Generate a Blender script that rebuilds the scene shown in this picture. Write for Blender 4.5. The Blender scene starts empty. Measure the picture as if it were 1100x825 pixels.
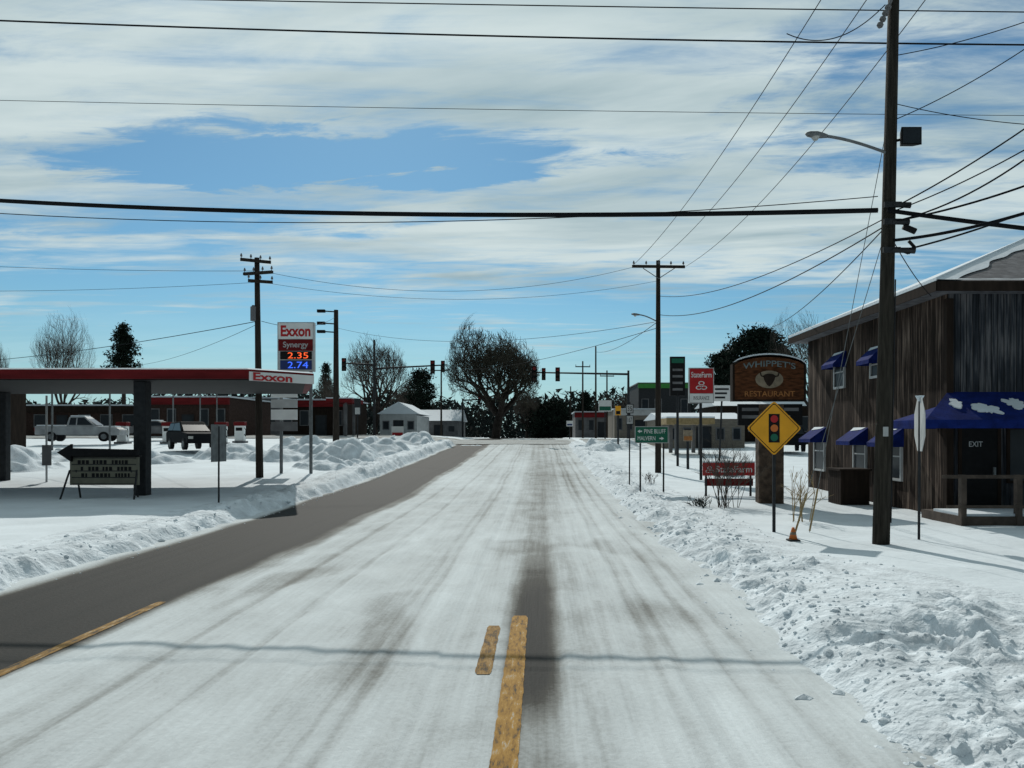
import bpy, math, random
from mathutils import Vector, noise, Matrix
random.seed(7)
S=bpy.context.scene; C=S.collection
H=2.2; F=850.0; VX=580.0; VY=467.0
def R(a): return math.radians(a)
def ss(a,b,t):
    t=max(0.,min(1.,(t-a)/(b-a))); return t*t*(3-2*t)
def nz(x,y,z=0.): return noise.noise(Vector((x,y,z)))
def rz(y): return 1.65*ss(18,95,y)-3.4*ss(115,320,y)
def gz(x,y):
    b=rz(y)
    d=(x-3.2) if x>-2.5 else (-8.4-x)
    if d<0: return b-.35
    k=ss(0,.8,d); far=ss(30,200,max(abs(x),y))
    side=.15+.07*nz(x*.25,y*.25,3.)+.035*nz(x*.9,y*.9,5.)
    if x<0: side+=.45*ss(28,60,y)*(1-ss(80,140,y))*ss(0,5,d)
    return b-.35+k*(.35+side*(1-.4*far))
def W(px,py,Y): return Vector(((px-VX)/F*Y,Y,H+(VY-py)/F*Y))
def at(px,py):
    Y=5.
    while Y<320:
        X=(px-VX)/F*Y; z=gz(X,Y)
        if VY-F*(z-H)/Y<=py: break
        Y+=.05
    return Vector((X,Y,z))
def atY(px,Y):
    X=(px-VX)/F*Y; return Vector((X,Y,gz(X,Y)))

# ---------- materials
def base_nt(name):
    m=bpy.data.materials.new(name); m.use_nodes=True
    return m,m.node_tree,m.node_tree.nodes['Principled BSDF']
def mat(name,col,rough=.7,var=.25,scale=3.,bump=.0,bscale=20.,metal=0.,stretch=(1,1,1),emit=0.,spec=.3):
    m,nt,b=base_nt(name); n=nt.nodes; l=nt.links
    tc=n.new('ShaderNodeTexCoord'); mp=n.new('ShaderNodeMapping'); mp.inputs['Scale'].default_value=stretch
    l.new(tc.outputs['Object'],mp.inputs[0])
    no=n.new('ShaderNodeTexNoise'); no.inputs['Scale'].default_value=scale; no.inputs['Detail'].default_value=5
    l.new(mp.outputs[0],no.inputs['Vector'])
    cr=n.new('ShaderNodeValToRGB'); cr.color_ramp.elements[0].position=.3; cr.color_ramp.elements[1].position=.7
    cr.color_ramp.elements[0].color=[c*(1-var) for c in col]+[1]; cr.color_ramp.elements[1].color=[min(1,c*(1+var*.6)) for c in col]+[1]
    l.new(no.outputs[0],cr.inputs[0]); l.new(cr.outputs[0],b.inputs['Base Color'])
    b.inputs['Roughness'].default_value=rough; b.inputs['Metallic'].default_value=metal
    b.inputs['Specular IOR Level'].default_value=spec
    if emit:
        b.inputs['Emission Color'].default_value=list(col)+[1]; b.inputs['Emission Strength'].default_value=emit
    if bump:
        n2=n.new('ShaderNodeTexNoise'); n2.inputs['Scale'].default_value=bscale; n2.inputs['Detail'].default_value=6
        l.new(mp.outputs[0],n2.inputs['Vector'])
        bp=n.new('ShaderNodeBump'); bp.inputs['Strength'].default_value=bump; bp.inputs['Distance'].default_value=.05
        l.new(n2.outputs[0],bp.inputs['Height']); l.new(bp.outputs[0],b.inputs['Normal'])
    return m
M={}
M['snow']=mat('snow',(.67,.735,.775),.85,.10,.8,.45,5.,spec=.2)
M['bank']=mat('ploughed_snow',(.67,.73,.77),.9,.20,3.,.7,14.,spec=.2)
M['snowcap']=mat('snow_cap',(.66,.72,.77),.9,.05,2.,.3,10.)
M['pole']=mat('weathered_pole',(.038,.034,.028),.9,.5,4.,.4,30.,stretch=(6,6,.5),spec=.1)
M['pole2']=mat('pole_brown',(.038,.031,.026),.9,.5,4.,.4,30.,stretch=(6,6,.5),spec=.1)
M['steel']=mat('galvanised_steel',(.16,.17,.175),.6,.3,6.,metal=.3)
M['dsteel']=mat('dark_steel',(.03,.032,.035),.7,.3,6.,spec=.15)
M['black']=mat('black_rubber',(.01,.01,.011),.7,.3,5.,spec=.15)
M['cable']=mat('cable_black',(.008,.009,.011),.8,.2,5.,spec=.1)
M['white']=mat('white_paint',(.76,.77,.76),.6,.08,2.)
M['offwhite']=mat('dull_white',(.44,.45,.45),.7,.2,2.)
M['red']=mat('red_paint',(.45,.018,.022),.5,.15,3.)
M['dred']=mat('canopy_red',(.15,.012,.014),.6,.35,1.5,stretch=(.5,1,3),spec=.1)
M['blue']=mat('blue_canvas',(.007,.020,.14),.85,.4,4.,.3,30.,spec=.1)
M['navy']=mat('navy_paint',(.02,.04,.16),.6,.2,4.)
M['green']=mat('sign_green',(.008,.12,.07),.5,.12,4.)
M['lime']=mat('lime_paint',(.04,.22,.04),.6,.12,3.)
M['yellow']=mat('sign_yellow',(.80,.36,.015),.45,.10,4.)
M['straw']=mat('dry_straw',(.30,.22,.11),.9,.3,6.)
M['orange']=mat('orange_plastic',(.55,.15,.03),.5,.2,4.)
M['glass']=mat('dark_glass',(.015,.02,.026),.3,.3,2.,spec=.25)
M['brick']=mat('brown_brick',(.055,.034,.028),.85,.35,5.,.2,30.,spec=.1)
M['grey']=mat('grey_render',(.15,.15,.155),.85,.3,2.)
M['tan']=mat('tan_siding',(.20,.175,.145),.85,.25,2.,stretch=(1,1,6))
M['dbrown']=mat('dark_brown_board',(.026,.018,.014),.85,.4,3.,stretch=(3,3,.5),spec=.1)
M['carved']=mat('carved_wood',(.105,.040,.018),.85,.6,5.,.6,20.,stretch=(1,1,4),spec=.1)
M['stone']=mat('rough_stone_post',(.09,.062,.045),.95,.6,5.,.8,9.)
M['bark']=mat('bark',(.045,.038,.034),.95,.4,3.,spec=.1)
M['twig']=mat('twig',(.085,.072,.062),.95,.4,1.,spec=.1)
M['twig2']=mat('twig_green',(.062,.058,.045),.95,.5,.5,spec=.1)
M['needle']=mat('needles',(.013,.022,.016),.9,.6,.8,spec=.1)
M['woods']=mat('far_woods',(.026,.033,.032),.95,.5,.15,spec=.05)
M['shingle']=mat('shingle',(.13,.13,.14),.9,.45,4.,.5,12.)
M['plank']=mat('porch_timber',(.085,.065,.053),.85,.4,4.,.2,20.)
M['led_red']=mat('led_red',(1.,.12,.03),.5,0.,1.,emit=1.)
M['led_blue']=mat('led_blue',(.05,.15,1.),.5,0.,1.,emit=1.)
M['lens_red']=mat('lens_red',(.20,.012,.01),.4,.1,1.)
M['lens_dark']=mat('unlit_lens',(.035,.02,.015),.5,.2,1.)
M['lamp']=mat('lamp_glass',(.4,.4,.38),.2,.1,1.)
M['paint']=mat('car_black',(.008,.009,.011),.8,.2,1.,spec=.08)
M['silver']=mat('car_grey',(.30,.31,.32),.5,.3,1.5,spec=.3)
M['olive']=mat('letter_board',(.17,.16,.12),.7,.25,3.)
M['skyblue']=mat('pale_blue_text',(.15,.19,.20),.8,.35,6.)
M['rust']=mat('rust_text',(.34,.14,.045),.8,.35,6.)
M['cream']=mat('cream',(.26,.21,.15),.8,.3,8.)

def wood_siding(name,c1,c2):
    m,nt,b=base_nt(name); n=nt.nodes; l=nt.links
    tc=n.new('ShaderNodeTexCoord'); sp=n.new('ShaderNodeSeparateXYZ'); l.new(tc.outputs['Object'],sp.inputs[0])
    ad=n.new('ShaderNodeMath'); ad.operation='ADD'; l.new(sp.outputs[0],ad.inputs[0]); l.new(sp.outputs[1],ad.inputs[1])
    mu=n.new('ShaderNodeMath'); mu.operation='MULTIPLY'; mu.inputs[1].default_value=6.5; l.new(ad.outputs[0],mu.inputs[0])
    fl=n.new('ShaderNodeMath'); fl.operation='FLOOR'; l.new(mu.outputs[0],fl.inputs[0])
    fr=n.new('ShaderNodeMath'); fr.operation='FRACT'; l.new(mu.outputs[0],fr.inputs[0])
    wn=n.new('ShaderNodeTexWhiteNoise'); wn.noise_dimensions='1D'; l.new(fl.outputs[0],wn.inputs['W'])
    mp=n.new('ShaderNodeMapping'); mp.inputs['Scale'].default_value=(12,12,.6); l.new(tc.outputs['Object'],mp.inputs[0])
    no=n.new('ShaderNodeTexNoise'); no.inputs['Scale'].default_value=1.6; no.inputs['Detail'].default_value=8; l.new(mp.outputs[0],no.inputs['Vector'])
    mp2=n.new('ShaderNodeMapping'); mp2.inputs['Scale'].default_value=(.8,.8,.6); l.new(tc.outputs['Object'],mp2.inputs[0])
    n3=n.new('ShaderNodeTexNoise'); n3.inputs['Scale'].default_value=1.; n3.inputs['Detail'].default_value=4; l.new(mp2.outputs[0],n3.inputs['Vector'])
    mx=n.new('ShaderNodeMath'); mx.operation='MULTIPLY_ADD'; mx.inputs[1].default_value=.38; l.new(wn.outputs[0],mx.inputs[0]); 
    sc=n.new('ShaderNodeMath'); sc.operation='MULTIPLY_ADD'; sc.inputs[1].default_value=2.1; sc.inputs[2].default_value=-1.3; l.new(no.outputs[0],sc.inputs[0])
    s2=n.new('ShaderNodeMath'); s2.operation='MULTIPLY_ADD'; l.new(n3.outputs[0],s2.inputs[0]); s2.inputs[1].default_value=1.2; l.new(sc.outputs[0],s2.inputs[2])
    l.new(s2.outputs[0],mx.inputs[2])
    cr=n.new('ShaderNodeValToRGB'); cr.color_ramp.elements[0].position=.1; cr.color_ramp.elements[0].color=[c*.4 for c in c1]+[1]
    cr.color_ramp.elements[1].position=1.; cr.color_ramp.elements[1].color=list(c2)+[1]
    e=cr.color_ramp.elements.new(.55); e.color=list(c1)+[1]
    l.new(mx.outputs[0],cr.inputs[0])
    gp=n.new('ShaderNodeMath'); gp.operation='GREATER_THAN'; gp.inputs[1].default_value=.1; l.new(fr.outputs[0],gp.inputs[0])
    mc=n.new('ShaderNodeMix'); mc.data_type='RGBA'; l.new(gp.outputs[0],mc.inputs['Factor']); mc.inputs[6].default_value=(.006,.005,.005,1); l.new(cr.outputs[0],mc.inputs[7])
    l.new(mc.outputs[2],b.inputs['Base Color']); b.inputs['Roughness'].default_value=.95; b.inputs['Specular IOR Level'].default_value=.1
    bp=n.new('ShaderNodeBump'); bp.inputs['Strength'].default_value=.6; bp.inputs['Distance'].default_value=.03
    l.new(gp.outputs[0],bp.inputs['Height']); l.new(bp.outputs[0],b.inputs['Normal'])
    return m
M['side_wood']=wood_siding('brown_board_siding',(.036,.025,.020),(.17,.125,.10))
M['front_wood']=wood_siding('grey_board_siding',(.036,.040,.048),(.13,.125,.13))

def road_mat():
    m,nt,b=base_nt('snowy_road'); n=nt.nodes; l=nt.links
    at_=n.new('ShaderNodeAttribute'); at_.attribute_name='cover'
    tc=n.new('ShaderNodeTexCoord')
    def nn_(sx,sy,sc,det,ro,dist=0.):
        mp=n.new('ShaderNodeMapping'); mp.inputs['Scale'].default_value=(sx,sy,1); l.new(tc.outputs['Object'],mp.inputs[0])
        q=n.new('ShaderNodeTexNoise'); q.inputs['Scale'].default_value=sc; q.inputs['Detail'].default_value=det; q.inputs['Roughness'].default_value=ro; q.inputs['Distortion'].default_value=dist; l.new(mp.outputs[0],q.inputs['Vector']); return q.outputs[0]
    def ma(a,k,c):
        q=n.new('ShaderNodeMath'); q.operation='MULTIPLY_ADD'; l.new(a,q.inputs[0]); q.inputs[1].default_value=k; l.new(c,q.inputs[2]); return q.outputs[0]
    n1=nn_(12,.35,1.5,7,.6,.2); n2=nn_(1,.8,22,7,.65); n3=nn_(1,.6,1.3,8,.65,.6)
    a=ma(n1,.26,at_.outputs['Fac']); c=ma(n2,.26,a); c2=ma(n3,.46,c)
    d=n.new('ShaderNodeMath'); d.operation='SUBTRACT'; d.inputs[1].default_value=.50; l.new(c2,d.inputs[0])
    cr=n.new('ShaderNodeValToRGB'); r=cr.color_ramp
    r.elements[0].position=.0; r.elements[0].color=(.028,.028,.026,1)
    r.elements[1].position=1.; r.elements[1].color=(.67,.725,.745,1)
    e=r.elements.new(.2); e.color=(.062,.060,.053,1)
    e=r.elements.new(.45); e.color=(.22,.225,.215,1)
    e=r.elements.new(.72); e.color=(.50,.535,.545,1)
    l.new(d.outputs[0],cr.inputs[0]); l.new(cr.outputs[0],b.inputs['Base Color'])
    b.inputs['Specular IOR Level'].default_value=.10
    rr=n.new('ShaderNodeMapRange'); rr.inputs[3].default_value=.75; rr.inputs[4].default_value=.9; l.new(d.outputs[0],rr.inputs[0]); l.new(rr.outputs[0],b.inputs['Roughness'])
    bp=n.new('ShaderNodeBump'); bp.inputs['Strength'].default_value=.65; bp.inputs['Distance'].default_value=.05
    l.new(c,bp.inputs['Height']); l.new(bp.outputs[0],b.inputs['Normal'])
    return m
M['road']=road_mat()
def paint_mat(name,lo,cols):
    m,nt,b=base_nt(name); n=nt.nodes; l=nt.links
    tc=n.new('ShaderNodeTexCoord'); mp=n.new('ShaderNodeMapping'); mp.inputs['Scale'].default_value=(5,.9,1); l.new(tc.outputs['Object'],mp.inputs[0])
    n1=n.new('ShaderNodeTexNoise'); n1.inputs['Scale'].default_value=3.5; n1.inputs['Detail'].default_value=10; n1.inputs['Roughness'].default_value=.75; l.new(mp.outputs[0],n1.inputs['Vector'])
    cr=n.new('ShaderNodeValToRGB'); r=cr.color_ramp
    r.elements[0].position=lo; r.elements[0].color=(.06,.052,.04,1)
    r.elements[1].position=.66; r.elements[1].color=(.42,.42,.38,1)
    e=r.elements.new(lo+.07); e.color=cols[0]
    e=r.elements.new(.57); e.color=cols[1]
    l.new(n1.outputs[0],cr.inputs[0]); l.new(cr.outputs[0],b.inputs['Base Color']); b.inputs['Roughness'].default_value=.8; b.inputs['Specular IOR Level'].default_value=.15
    return m
M['line']=paint_mat('worn_yellow_line',.38,((.26,.14,.03,1),(.38,.215,.05,1)))
M['line2']=paint_mat('half_buried_yellow_line',.41,((.22,.125,.035,1),(.32,.19,.06,1)))

# ---------- mesh builder
class MB:
    def __init__(s): s.v=[]; s.f=[]
    def add(s,vs,fs):
        k=len(s.v); s.v+= [Vector(v) for v in vs]; s.f+=[tuple(i+k for i in f) for f in fs]; return s
    def box(s,a,b):
        x0,y0,z0=a; x1,y1,z1=b
        return s.add([(x0,y0,z0),(x1,y0,z0),(x1,y1,z0),(x0,y1,z0),(x0,y0,z1),(x1,y0,z1),(x1,y1,z1),(x0,y1,z1)],
          [(0,3,2,1),(4,5,6,7),(0,1,5,4),(1,2,6,5),(2,3,7,6),(3,0,4,7)])
    def tube(s,p0,p1,r0,r1=None,n=8,cap=True):
        p0=Vector(p0);p1=Vector(p1); r1=r0 if r1 is None else r1
        d=(p1-p0); 
        if d.length<1e-6: return s
        d.normalize(); a=d.orthogonal().normalized(); b=d.cross(a)
        vs=[]
        for p,r in((p0,r0),(p1,r1)):
            for i in range(n):
                t=2*math.pi*i/n; vs.append(p+(a*math.cos(t)+b*math.sin(t))*r)
        fs=[(i,(i+1)%n,n+(i+1)%n,n+i) for i in range(n)]
        if cap: fs+=[tuple(range(n-1,-1,-1)),tuple(range(n,2*n))]
        return s.add(vs,fs)
    def path(s,pts,r,n=6):
        for i in range(len(pts)-1): s.tube(pts[i],pts[i+1],r,r,n,True)
        return s
    def loft(s,A,B,cap=True):
        n=len(A); fs=[(i,(i+1)%n,n+(i+1)%n,n+i) for i in range(n)]
        if cap: fs+=[tuple(range(n-1,-1,-1)),tuple(range(n,2*n))]
        return s.add(list(A)+list(B),fs)
    def build(s,name,m,parent=None,smooth=False,bevel=0.):
        off=Vector((0,0,0))
        q=parent
        while q is not None: off+=q.location; q=q.parent
        me=bpy.data.meshes.new(name); me.from_pydata([tuple(v-off) for v in s.v],[],s.f); me.materials.append(M[m] if isinstance(m,str) else m)
        if smooth: me.polygons.foreach_set('use_smooth',[True]*len(me.polygons))
        o=bpy.data.objects.new(name,me); C.objects.link(o)
        if parent is not None: o.parent=parent
        if bevel:
            b=o.modifiers.new('bevel','BEVEL'); b.width=bevel; b.segments=2; b.limit_method='ANGLE'
        return o
def thing(name,loc,label,cat,group=None):
    o=bpy.data.objects.new(name,None); C.objects.link(o); o.location=loc; o['label']=label; o['category']=cat
    if group:o['group']=group
    return o
def tag(o,label,cat,group=None):
    o['label']=label;o['category']=cat
    if group:o['group']=group
    return o
def struct(o): o['kind']='structure'; return o
def pbox(px0,py0,px1,py1,Y,d=.08):
    a=W(px0,py1,Y); b=W(px1,py0,Y); return MB().box((a.x,Y,a.z),(b.x,Y+d,b.z))
_tc={}
def tmesh(body,off=.012):
    if (body,off) in _tc: return _tc[(body,off)]
    cu=bpy.data.curves.new('t','FONT'); cu.body=body; cu.align_x='LEFT'; cu.offset=off
    o=bpy.data.objects.new('t',cu); C.objects.link(o)
    bpy.context.view_layer.update()
    me=bpy.data.meshes.new_from_object(o.evaluated_get(bpy.context.evaluated_depsgraph_get()))
    vs=[v.co.copy() for v in me.vertices]; fs=[tuple(p.vertices) for p in me.polygons]
    bpy.data.objects.remove(o); 
    _tc[(body,off)]=(vs,fs); return _tc[(body,off)]
def text(body,c,right,w,h,m,parent,name='lettering',off=.012):
    vs,fs=tmesh(body,off); xs=[v.x for v in vs]; ys=[v.y for v in vs]
    x0,x1,y0,y1=min(xs),max(xs),min(ys),max(ys); right=Vector(right).normalized(); up=Vector((0,0,1))
    out=[Vector(c)+right*(((v.x-x0)/(x1-x0)-.5)*w)+up*(((v.y-y0)/(y1-y0)-.5)*h) for v in vs]
    return MB().add(out,fs).build(name,m,parent)
def ptext(body,px0,py0,px1,py1,Y,m,parent,name='lettering',off=.012):
    a=W(px0,py1,Y);b=W(px1,py0,Y)
    return text(body,((a.x+b.x)/2,Y,(a.z+b.z)/2),(1,0,0),b.x-a.x,b.z-a.z,m,parent,name,off)

# ---------- ground
def grid(xs,ys,zf,name,m,attr=None,smooth=True):
    nx,ny=len(xs),len(ys); vs=[]; at_=[]
    for y in ys:
        for x in xs:
            vs.append(zf(x,y))
            if attr: at_.append(attr(x,y))
    fs=[(j*nx+i,j*nx+i+1,(j+1)*nx+i+1,(j+1)*nx+i) for j in range(ny-1) for i in range(nx-1)]
    me=bpy.data.meshes.new(name); me.from_pydata(vs,[],fs); me.materials.append(M[m])
    me.polygons.foreach_set('use_smooth',[smooth]*len(me.polygons))
    if attr:
        a=me.attributes.new('cover','FLOAT','POINT'); a.data.foreach_set('value',at_)
    o=bpy.data.objects.new(name,me); C.objects.link(o); return struct(o)
xs=[]
for i in range(-130,131):
    t=i/130; xs.append(-2.6+math.copysign(1,t)*(abs(t)*22+abs(t)**5*3000))
ys=[-60+i*4 for i in range(15)]
y=0.
while y<3500: ys.append(y); y+=max(.22,y*.022)
grid(xs,ys,lambda x,y:(x,y,gz(x,y)),'ground','snow')

def cover(x,y):
    w=.25*nz(x*.5,y*.12,1.)+.12*nz(x*1.5,y*.4,2.)
    c=.80+.10*nz(x*1.6,y*.04,7.)+.08*nz(x*5.,y*.05,9.)+.12*nz(x*.4,y*.2,4.)
    u=abs(x+6.15+w*.9)/1.40; s=1-ss(.72,1.05,u)
    c-=s*(1.30-.35*ss(40,75,y))*(1-.22*ss(.15,.5,nz(x*3.,y*.06,20.)+.1))
    c-=.40*(1-ss(.2,1.,abs(x+4.72+w)/.42))*ss(7,18,y)
    wid=.22+.06*ss(6,12,y); u=abs(x+.08+w*.35)/wid
    k=.68*ss(5.5,7.6,y)*(1-ss(9.,16,y))+.16*(1-ss(20,60,y))
    c-=(1-ss(.1,1.5,u))*k
    c-=.12*(1-ss(.3,1.2,abs(x+.1)/.9))
    for cx,a in((1.15,.15),(1.75,.16),(-1.5,.14),(-2.9,.16),(-3.7,.12),(2.05,.12),(.75,.08),(1.35,.10),(-1.7,.10)):
        c-=a*(1-ss(.1,1.,abs(x-cx-w*.3-.05*nz(y*.2,cx))/.09))
    c-=.12*(1-ss(0,1,abs(x-1.0)/1.2))*ss(12,40,y)
    c-=.10*ss(30,80,y)
    c-=.30*ss(.2,.5,nz(x*.9,y*.35,31.))*(1-ss(10,30,y))*.5
    return max(-.5,min(1,c))
rx=[-9+i*(13.2/250) for i in range(251)]
ry=[-60,-40,-20,-8,0,2,3.5]; y=4.5
while y<430: ry.append(y); y*=1.0085
def roadz(x,y):
    if y<3 or y>120: return (x,y,rz(y))
    k=.045
    if -1.0<x<.2 or -5.3<x<-4.6: k=.0
    return (x,y,rz(y)+k*max(0,cover(x,y)-.3)*(1+1.2*nz(x*3,y*.8,11.)))
grid(rx,ry,roadz,'road','road',cover)
grid([-90+i*.8 for i in range(226)],[72+i*.6 for i in range(24)],lambda x,y:(x,y,(gz(x,y) if not -8.4<x<3.2 else rz(y))+.05),'cross_street','road',lambda x,y:.55+.25*nz(x*.05,y*.8,3.))

def strip(name,x0,x1,y0,y1,m='line'):
    mb=MB(); n=max(2,int((y1-y0)/.05)); vs=[];
    for i in range(n+1):
        y=y0+(y1-y0)*i/n; j=.006*nz(y*3,1.,x0)+.006*nz(y*15,6.,x0); j2=.008*nz(y*5,4.,x0)+.006*nz(y*17,2.,x0)
        e=ss(0,.12,y1-y)*ss(0,.08,y-y0); md=(x0+x1)/2; hw=(x1-x0)/2*(.75+.25*e)
        vs+=[(md-hw+j,y,rz(y)+.006),(md+hw+j2,y,rz(y)+.006)]
    mb.add(vs,[(2*i,2*i+1,2*i+3,2*i+2) for i in range(n)])
    return struct(mb.build(name,m))
strip('road_marking',-.335,-.145,1.,9.6)
strip('road_marking',-.60,-.45,7.25,9.1,'line2')
strip('road_marking',-5.03,-4.90,2.,10.4,'line2')

# ploughed banks
def chunk(x,y,s,seed):
    d,p=noise.voronoi(Vector((x*s,y*s,seed)),distance_metric='DISTANCE')
    hsh=noise.cell(p[0]*17.3+Vector((seed,1.7,3.1))); 
    return (hsh*.5+.5)*ss(.0,.45,d[1]-d[0])
def bank_r(x,y):
    e=2.3+.22*nz(y*.35,2.)+.15*nz(y*1.3,8.); u=x-e
    w=1.5+1.6*(1-ss(8,15,y))+.5*nz(y*.2,5.)
    pr=ss(0,.7,u)*(1-ss(w*.55,w+.7,u))
    hgt=.12+.15*nz(x*.6,y*.5,6.)+.05*ss(20,45,y)
    ro=ss(-.05,.45,u)*(1-ss(w*.7,w+.9,u))*(.28+1.35*max(0,nz(x*.6,y*.5,41.)+.28))
    base=rz(y)-.06+.2*ss(0,.9,u)
    if x>3.9: base=gz(x,y)
    elif x>3.2: base=base*(1-ss(3.2,3.9,x))+gz(3.95,y)*ss(3.2,3.9,x)
    z=base+pr*hgt
    wx=x+.3*nz(x*1.5,y*1.5,12.); wy=y+.3*nz(x*1.5,y*1.5,15.)
    det=.14*chunk(wx,wy,1.4,2.)+.085*chunk(wx,wy,3.3,5.)+.04*chunk(wx,wy,8.,8.)-.10+.09*nz(x*2.2,y*2.2,3.)+.03*nz(x*7,y*7,3.)
    z+=ro*det
    edge=ss(w+.9,w+1.5,u)
    return (x,y,z+.012-.12*edge-.1*(1-ss(-.5,-.05,u)))
def bank_l(x,y):
    e=-7.45+.25*nz(y*.3,22.)+.12*nz(y*1.3,28.); u=e-x
    w=1.4+.5*nz(y*.2,25.)+.5*ss(20,40,y)
    pr=ss(0,.6,u)*(1-ss(w*.5,w+.6,u))
    ro=ss(-.05,.35,u)*(1-ss(w*.8,w+1.0,u))*(.6+.9*max(0,nz(x*.55,y*.45,44.)+.35))
    base=rz(y)-.06+.2*ss(0,.7,u) if x>-9.3 else gz(x,y)
    z=base+pr*(.17+.12*nz(x*.6,y*.35,36.)+.22*ss(22,40,y))
    wx=x+.3*nz(x*1.5,y*1.5,12.); wy=y+.3*nz(x*1.5,y*1.5,15.)
    det=.14*chunk(wx,wy,1.5,12.)+.09*chunk(wx,wy,3.3,15.)-.09+.09*nz(x*2.,y*2.,3.)+.03*nz(x*6,y*6,3.)
    edge=ss(w+.9,w+1.5,u)
    return (x,y,z+ro*det+.012-.12*edge-.1*(1-ss(-.5,-.05,u)))
by=[3.5]; 
while by[-1]<72: by.append(by[-1]*1.0052)
grid([1.7+i*(5.6/175) for i in range(176)],by,bank_r,'snow_bank_right','bank')
by=[7.]
while by[-1]<70: by.append(by[-1]*1.0062)
grid([-12.+i*(5.1/110) for i in range(111)],by,bank_l,'snow_bank_left','bank')
mb=MB(); ico=[(0,0,1)]+[(.89*math.cos(2*math.pi*i/5),.89*math.sin(2*math.pi*i/5),.45) for i in range(5)]+[(.89*math.cos(2*math.pi*(i+.5)/5),.89*math.sin(2*math.pi*(i+.5)/5),-.45) for i in range(5)]+[(0,0,-1)]
icf=[(0,1+i,1+(i+1)%5) for i in range(5)]+[(1+i,6+i,1+(i+1)%5) for i in range(5)]+[(1+(i+1)%5,6+i,6+(i+1)%5) for i in range(5)]+[(11,6+(i+1)%5,6+i) for i in range(5)]
for i in range(3200):
    yy=4.8*math.exp(random.random()*2.1)
    if random.random()<.78: xx=2.1+abs(random.gauss(0,1.3)); p=bank_r(xx,yy)
    else: xx=-7.25-abs(random.gauss(0,.9)); p=bank_l(xx,yy)
    if xx>5.6: continue
    s=random.uniform(.007,.024)*(1+1.6*(random.random()<.07)); s2=[s*random.uniform(.7,1.5) for _ in range(3)]
    zz=max(p[2],rz(yy))+s*.1
    mb.add([(xx+v[0]*s2[0]*random.uniform(.7,1.2),yy+v[1]*s2[1]*random.uniform(.7,1.2),zz+v[2]*s2[2]*.7) for v in ico],icf)
o=mb.build('snow_clods','bank'); o['kind']='stuff'; tag(o,'loose lumps of ploughed snow scattered along both road edges','snow')
def heap(c,rx_,ry_,h,seed):
    def zf(u,v):
        x=c[0]+u*rx_; y=c[1]+v*ry_; r=math.hypot(u,v)
        b=(1-ss(0,1,r))
        z=gz(x,y)-.1+b*h*(1+.5*nz(x*.5,y*.5,seed))+ss(0,.3,b)*(.35*chunk(x,y,.9,seed)+.12*nz(x*2,y*2,seed))
        return (x,y,z)
    a=[-1+i/35 for i in range(71)]
    grid(a,a,zf,'snow_heap','bank')
for px,Y,a,b,h in((372,44,3.0,3.0,1.2),(415,52,4.0,3.,.9),(350,40,2.0,2.,.6),(455,66,4.,3.,.9),(330,50,3,3,1.1),(640,60,2.5,4,.7),(665,62,3,4,.6),(8,38,3,3,1.0),(118,44,3.5,2,.6),(252,46,3,2.5,.8),(300,44,2.5,2.,.7),(168,42,2.5,1.6,.6),(60,44,2.5,2,.5),(500,70,3,2.5,.5)):
    heap(((px-VX)/F*Y,Y),a,b,h,px*.37)

# ---------- utility poles
def crossarm(root,c,half,yaw=0.,ins=4,m='pole2',sz=.06):
    d=Vector((math.cos(yaw),math.sin(yaw),0)); n=Vector((-d.y,d.x,0)); c=Vector(c)
    A=[c-d*half+n*s*sz+Vector((0,0,t*sz)) for s,t in((-1,-1),(1,-1),(1,1),(-1,1))]; B=[v+d*2*half for v in A]
    a=MB().loft(A,B).build('crossarm',m,root)
    for i in range(ins):
        t=-1+.06+ (2-.12)*i/(ins-1); p=c+d*half*t
        k=MB(); k.tube(p+Vector((0,0,sz)),p+Vector((0,0,sz+.07)),.015,.015,6); k.tube(p+Vector((0,0,sz+.07)),p+Vector((0,0,sz+.14)),.05,.045,8); k.tube(p+Vector((0,0,sz+.14)),p+Vector((0,0,sz+.2)),.035,.02,8)
        k.build('insulator','grey',a)
def lamp_arm(root,p,tip,m='steel'):
    p=Vector(p); tip=Vector(tip); pts=[]
    for i in range(9):
        t=i/8; q=p.lerp(tip,t); q.z=p.z+(tip.z-p.z)*math.sin(t*math.pi/2); pts.append(q)
    MB().path(pts,.028,6).build('lamp_arm',m,root)
    d=(tip-p); d.z=0; d.normalize(); n=Vector((-d.y,d.x,0))
    def ring(t,w,zz): return [tip+d*t+n*w*math.cos(k*math.pi/4)+Vector((0,0,zz*math.sin(k*math.pi/4)+.0)) for k in range(8)]
    hd=MB(); rs=[ring(-.05,.035,.035),ring(.06,.07,.05),ring(.2,.10,.06),ring(.34,.08,.045),ring(.40,.03,.02)]
    for i in range(4): hd.loft(rs[i],rs[i+1])
    h=hd.build('lamp_head',m,root,True)
    MB().tube(tip+d*.2+Vector((0,0,-.04)),tip+d*.2+Vector((0,0,-.10)),.08,.04,10).build('lamp_glass','lamp',h)
P=Vector((6.46,15.,gz(6.46,15.)))
rp=thing('utility_pole',P,'tall thick wooden utility pole with street lamp and floodlight in front of the board-sided building','utility pole')
TOP=W(961,-45,15.)
MB().tube(P-Vector((0,0,.2)),TOP,.158,.095,16).build('pole','pole',rp,True)
def onp(py):
    t=(583-py)/(583+45); return P.lerp(TOP,t)
lamp_arm(rp,onp(165),W(886,146,14.6))
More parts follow.
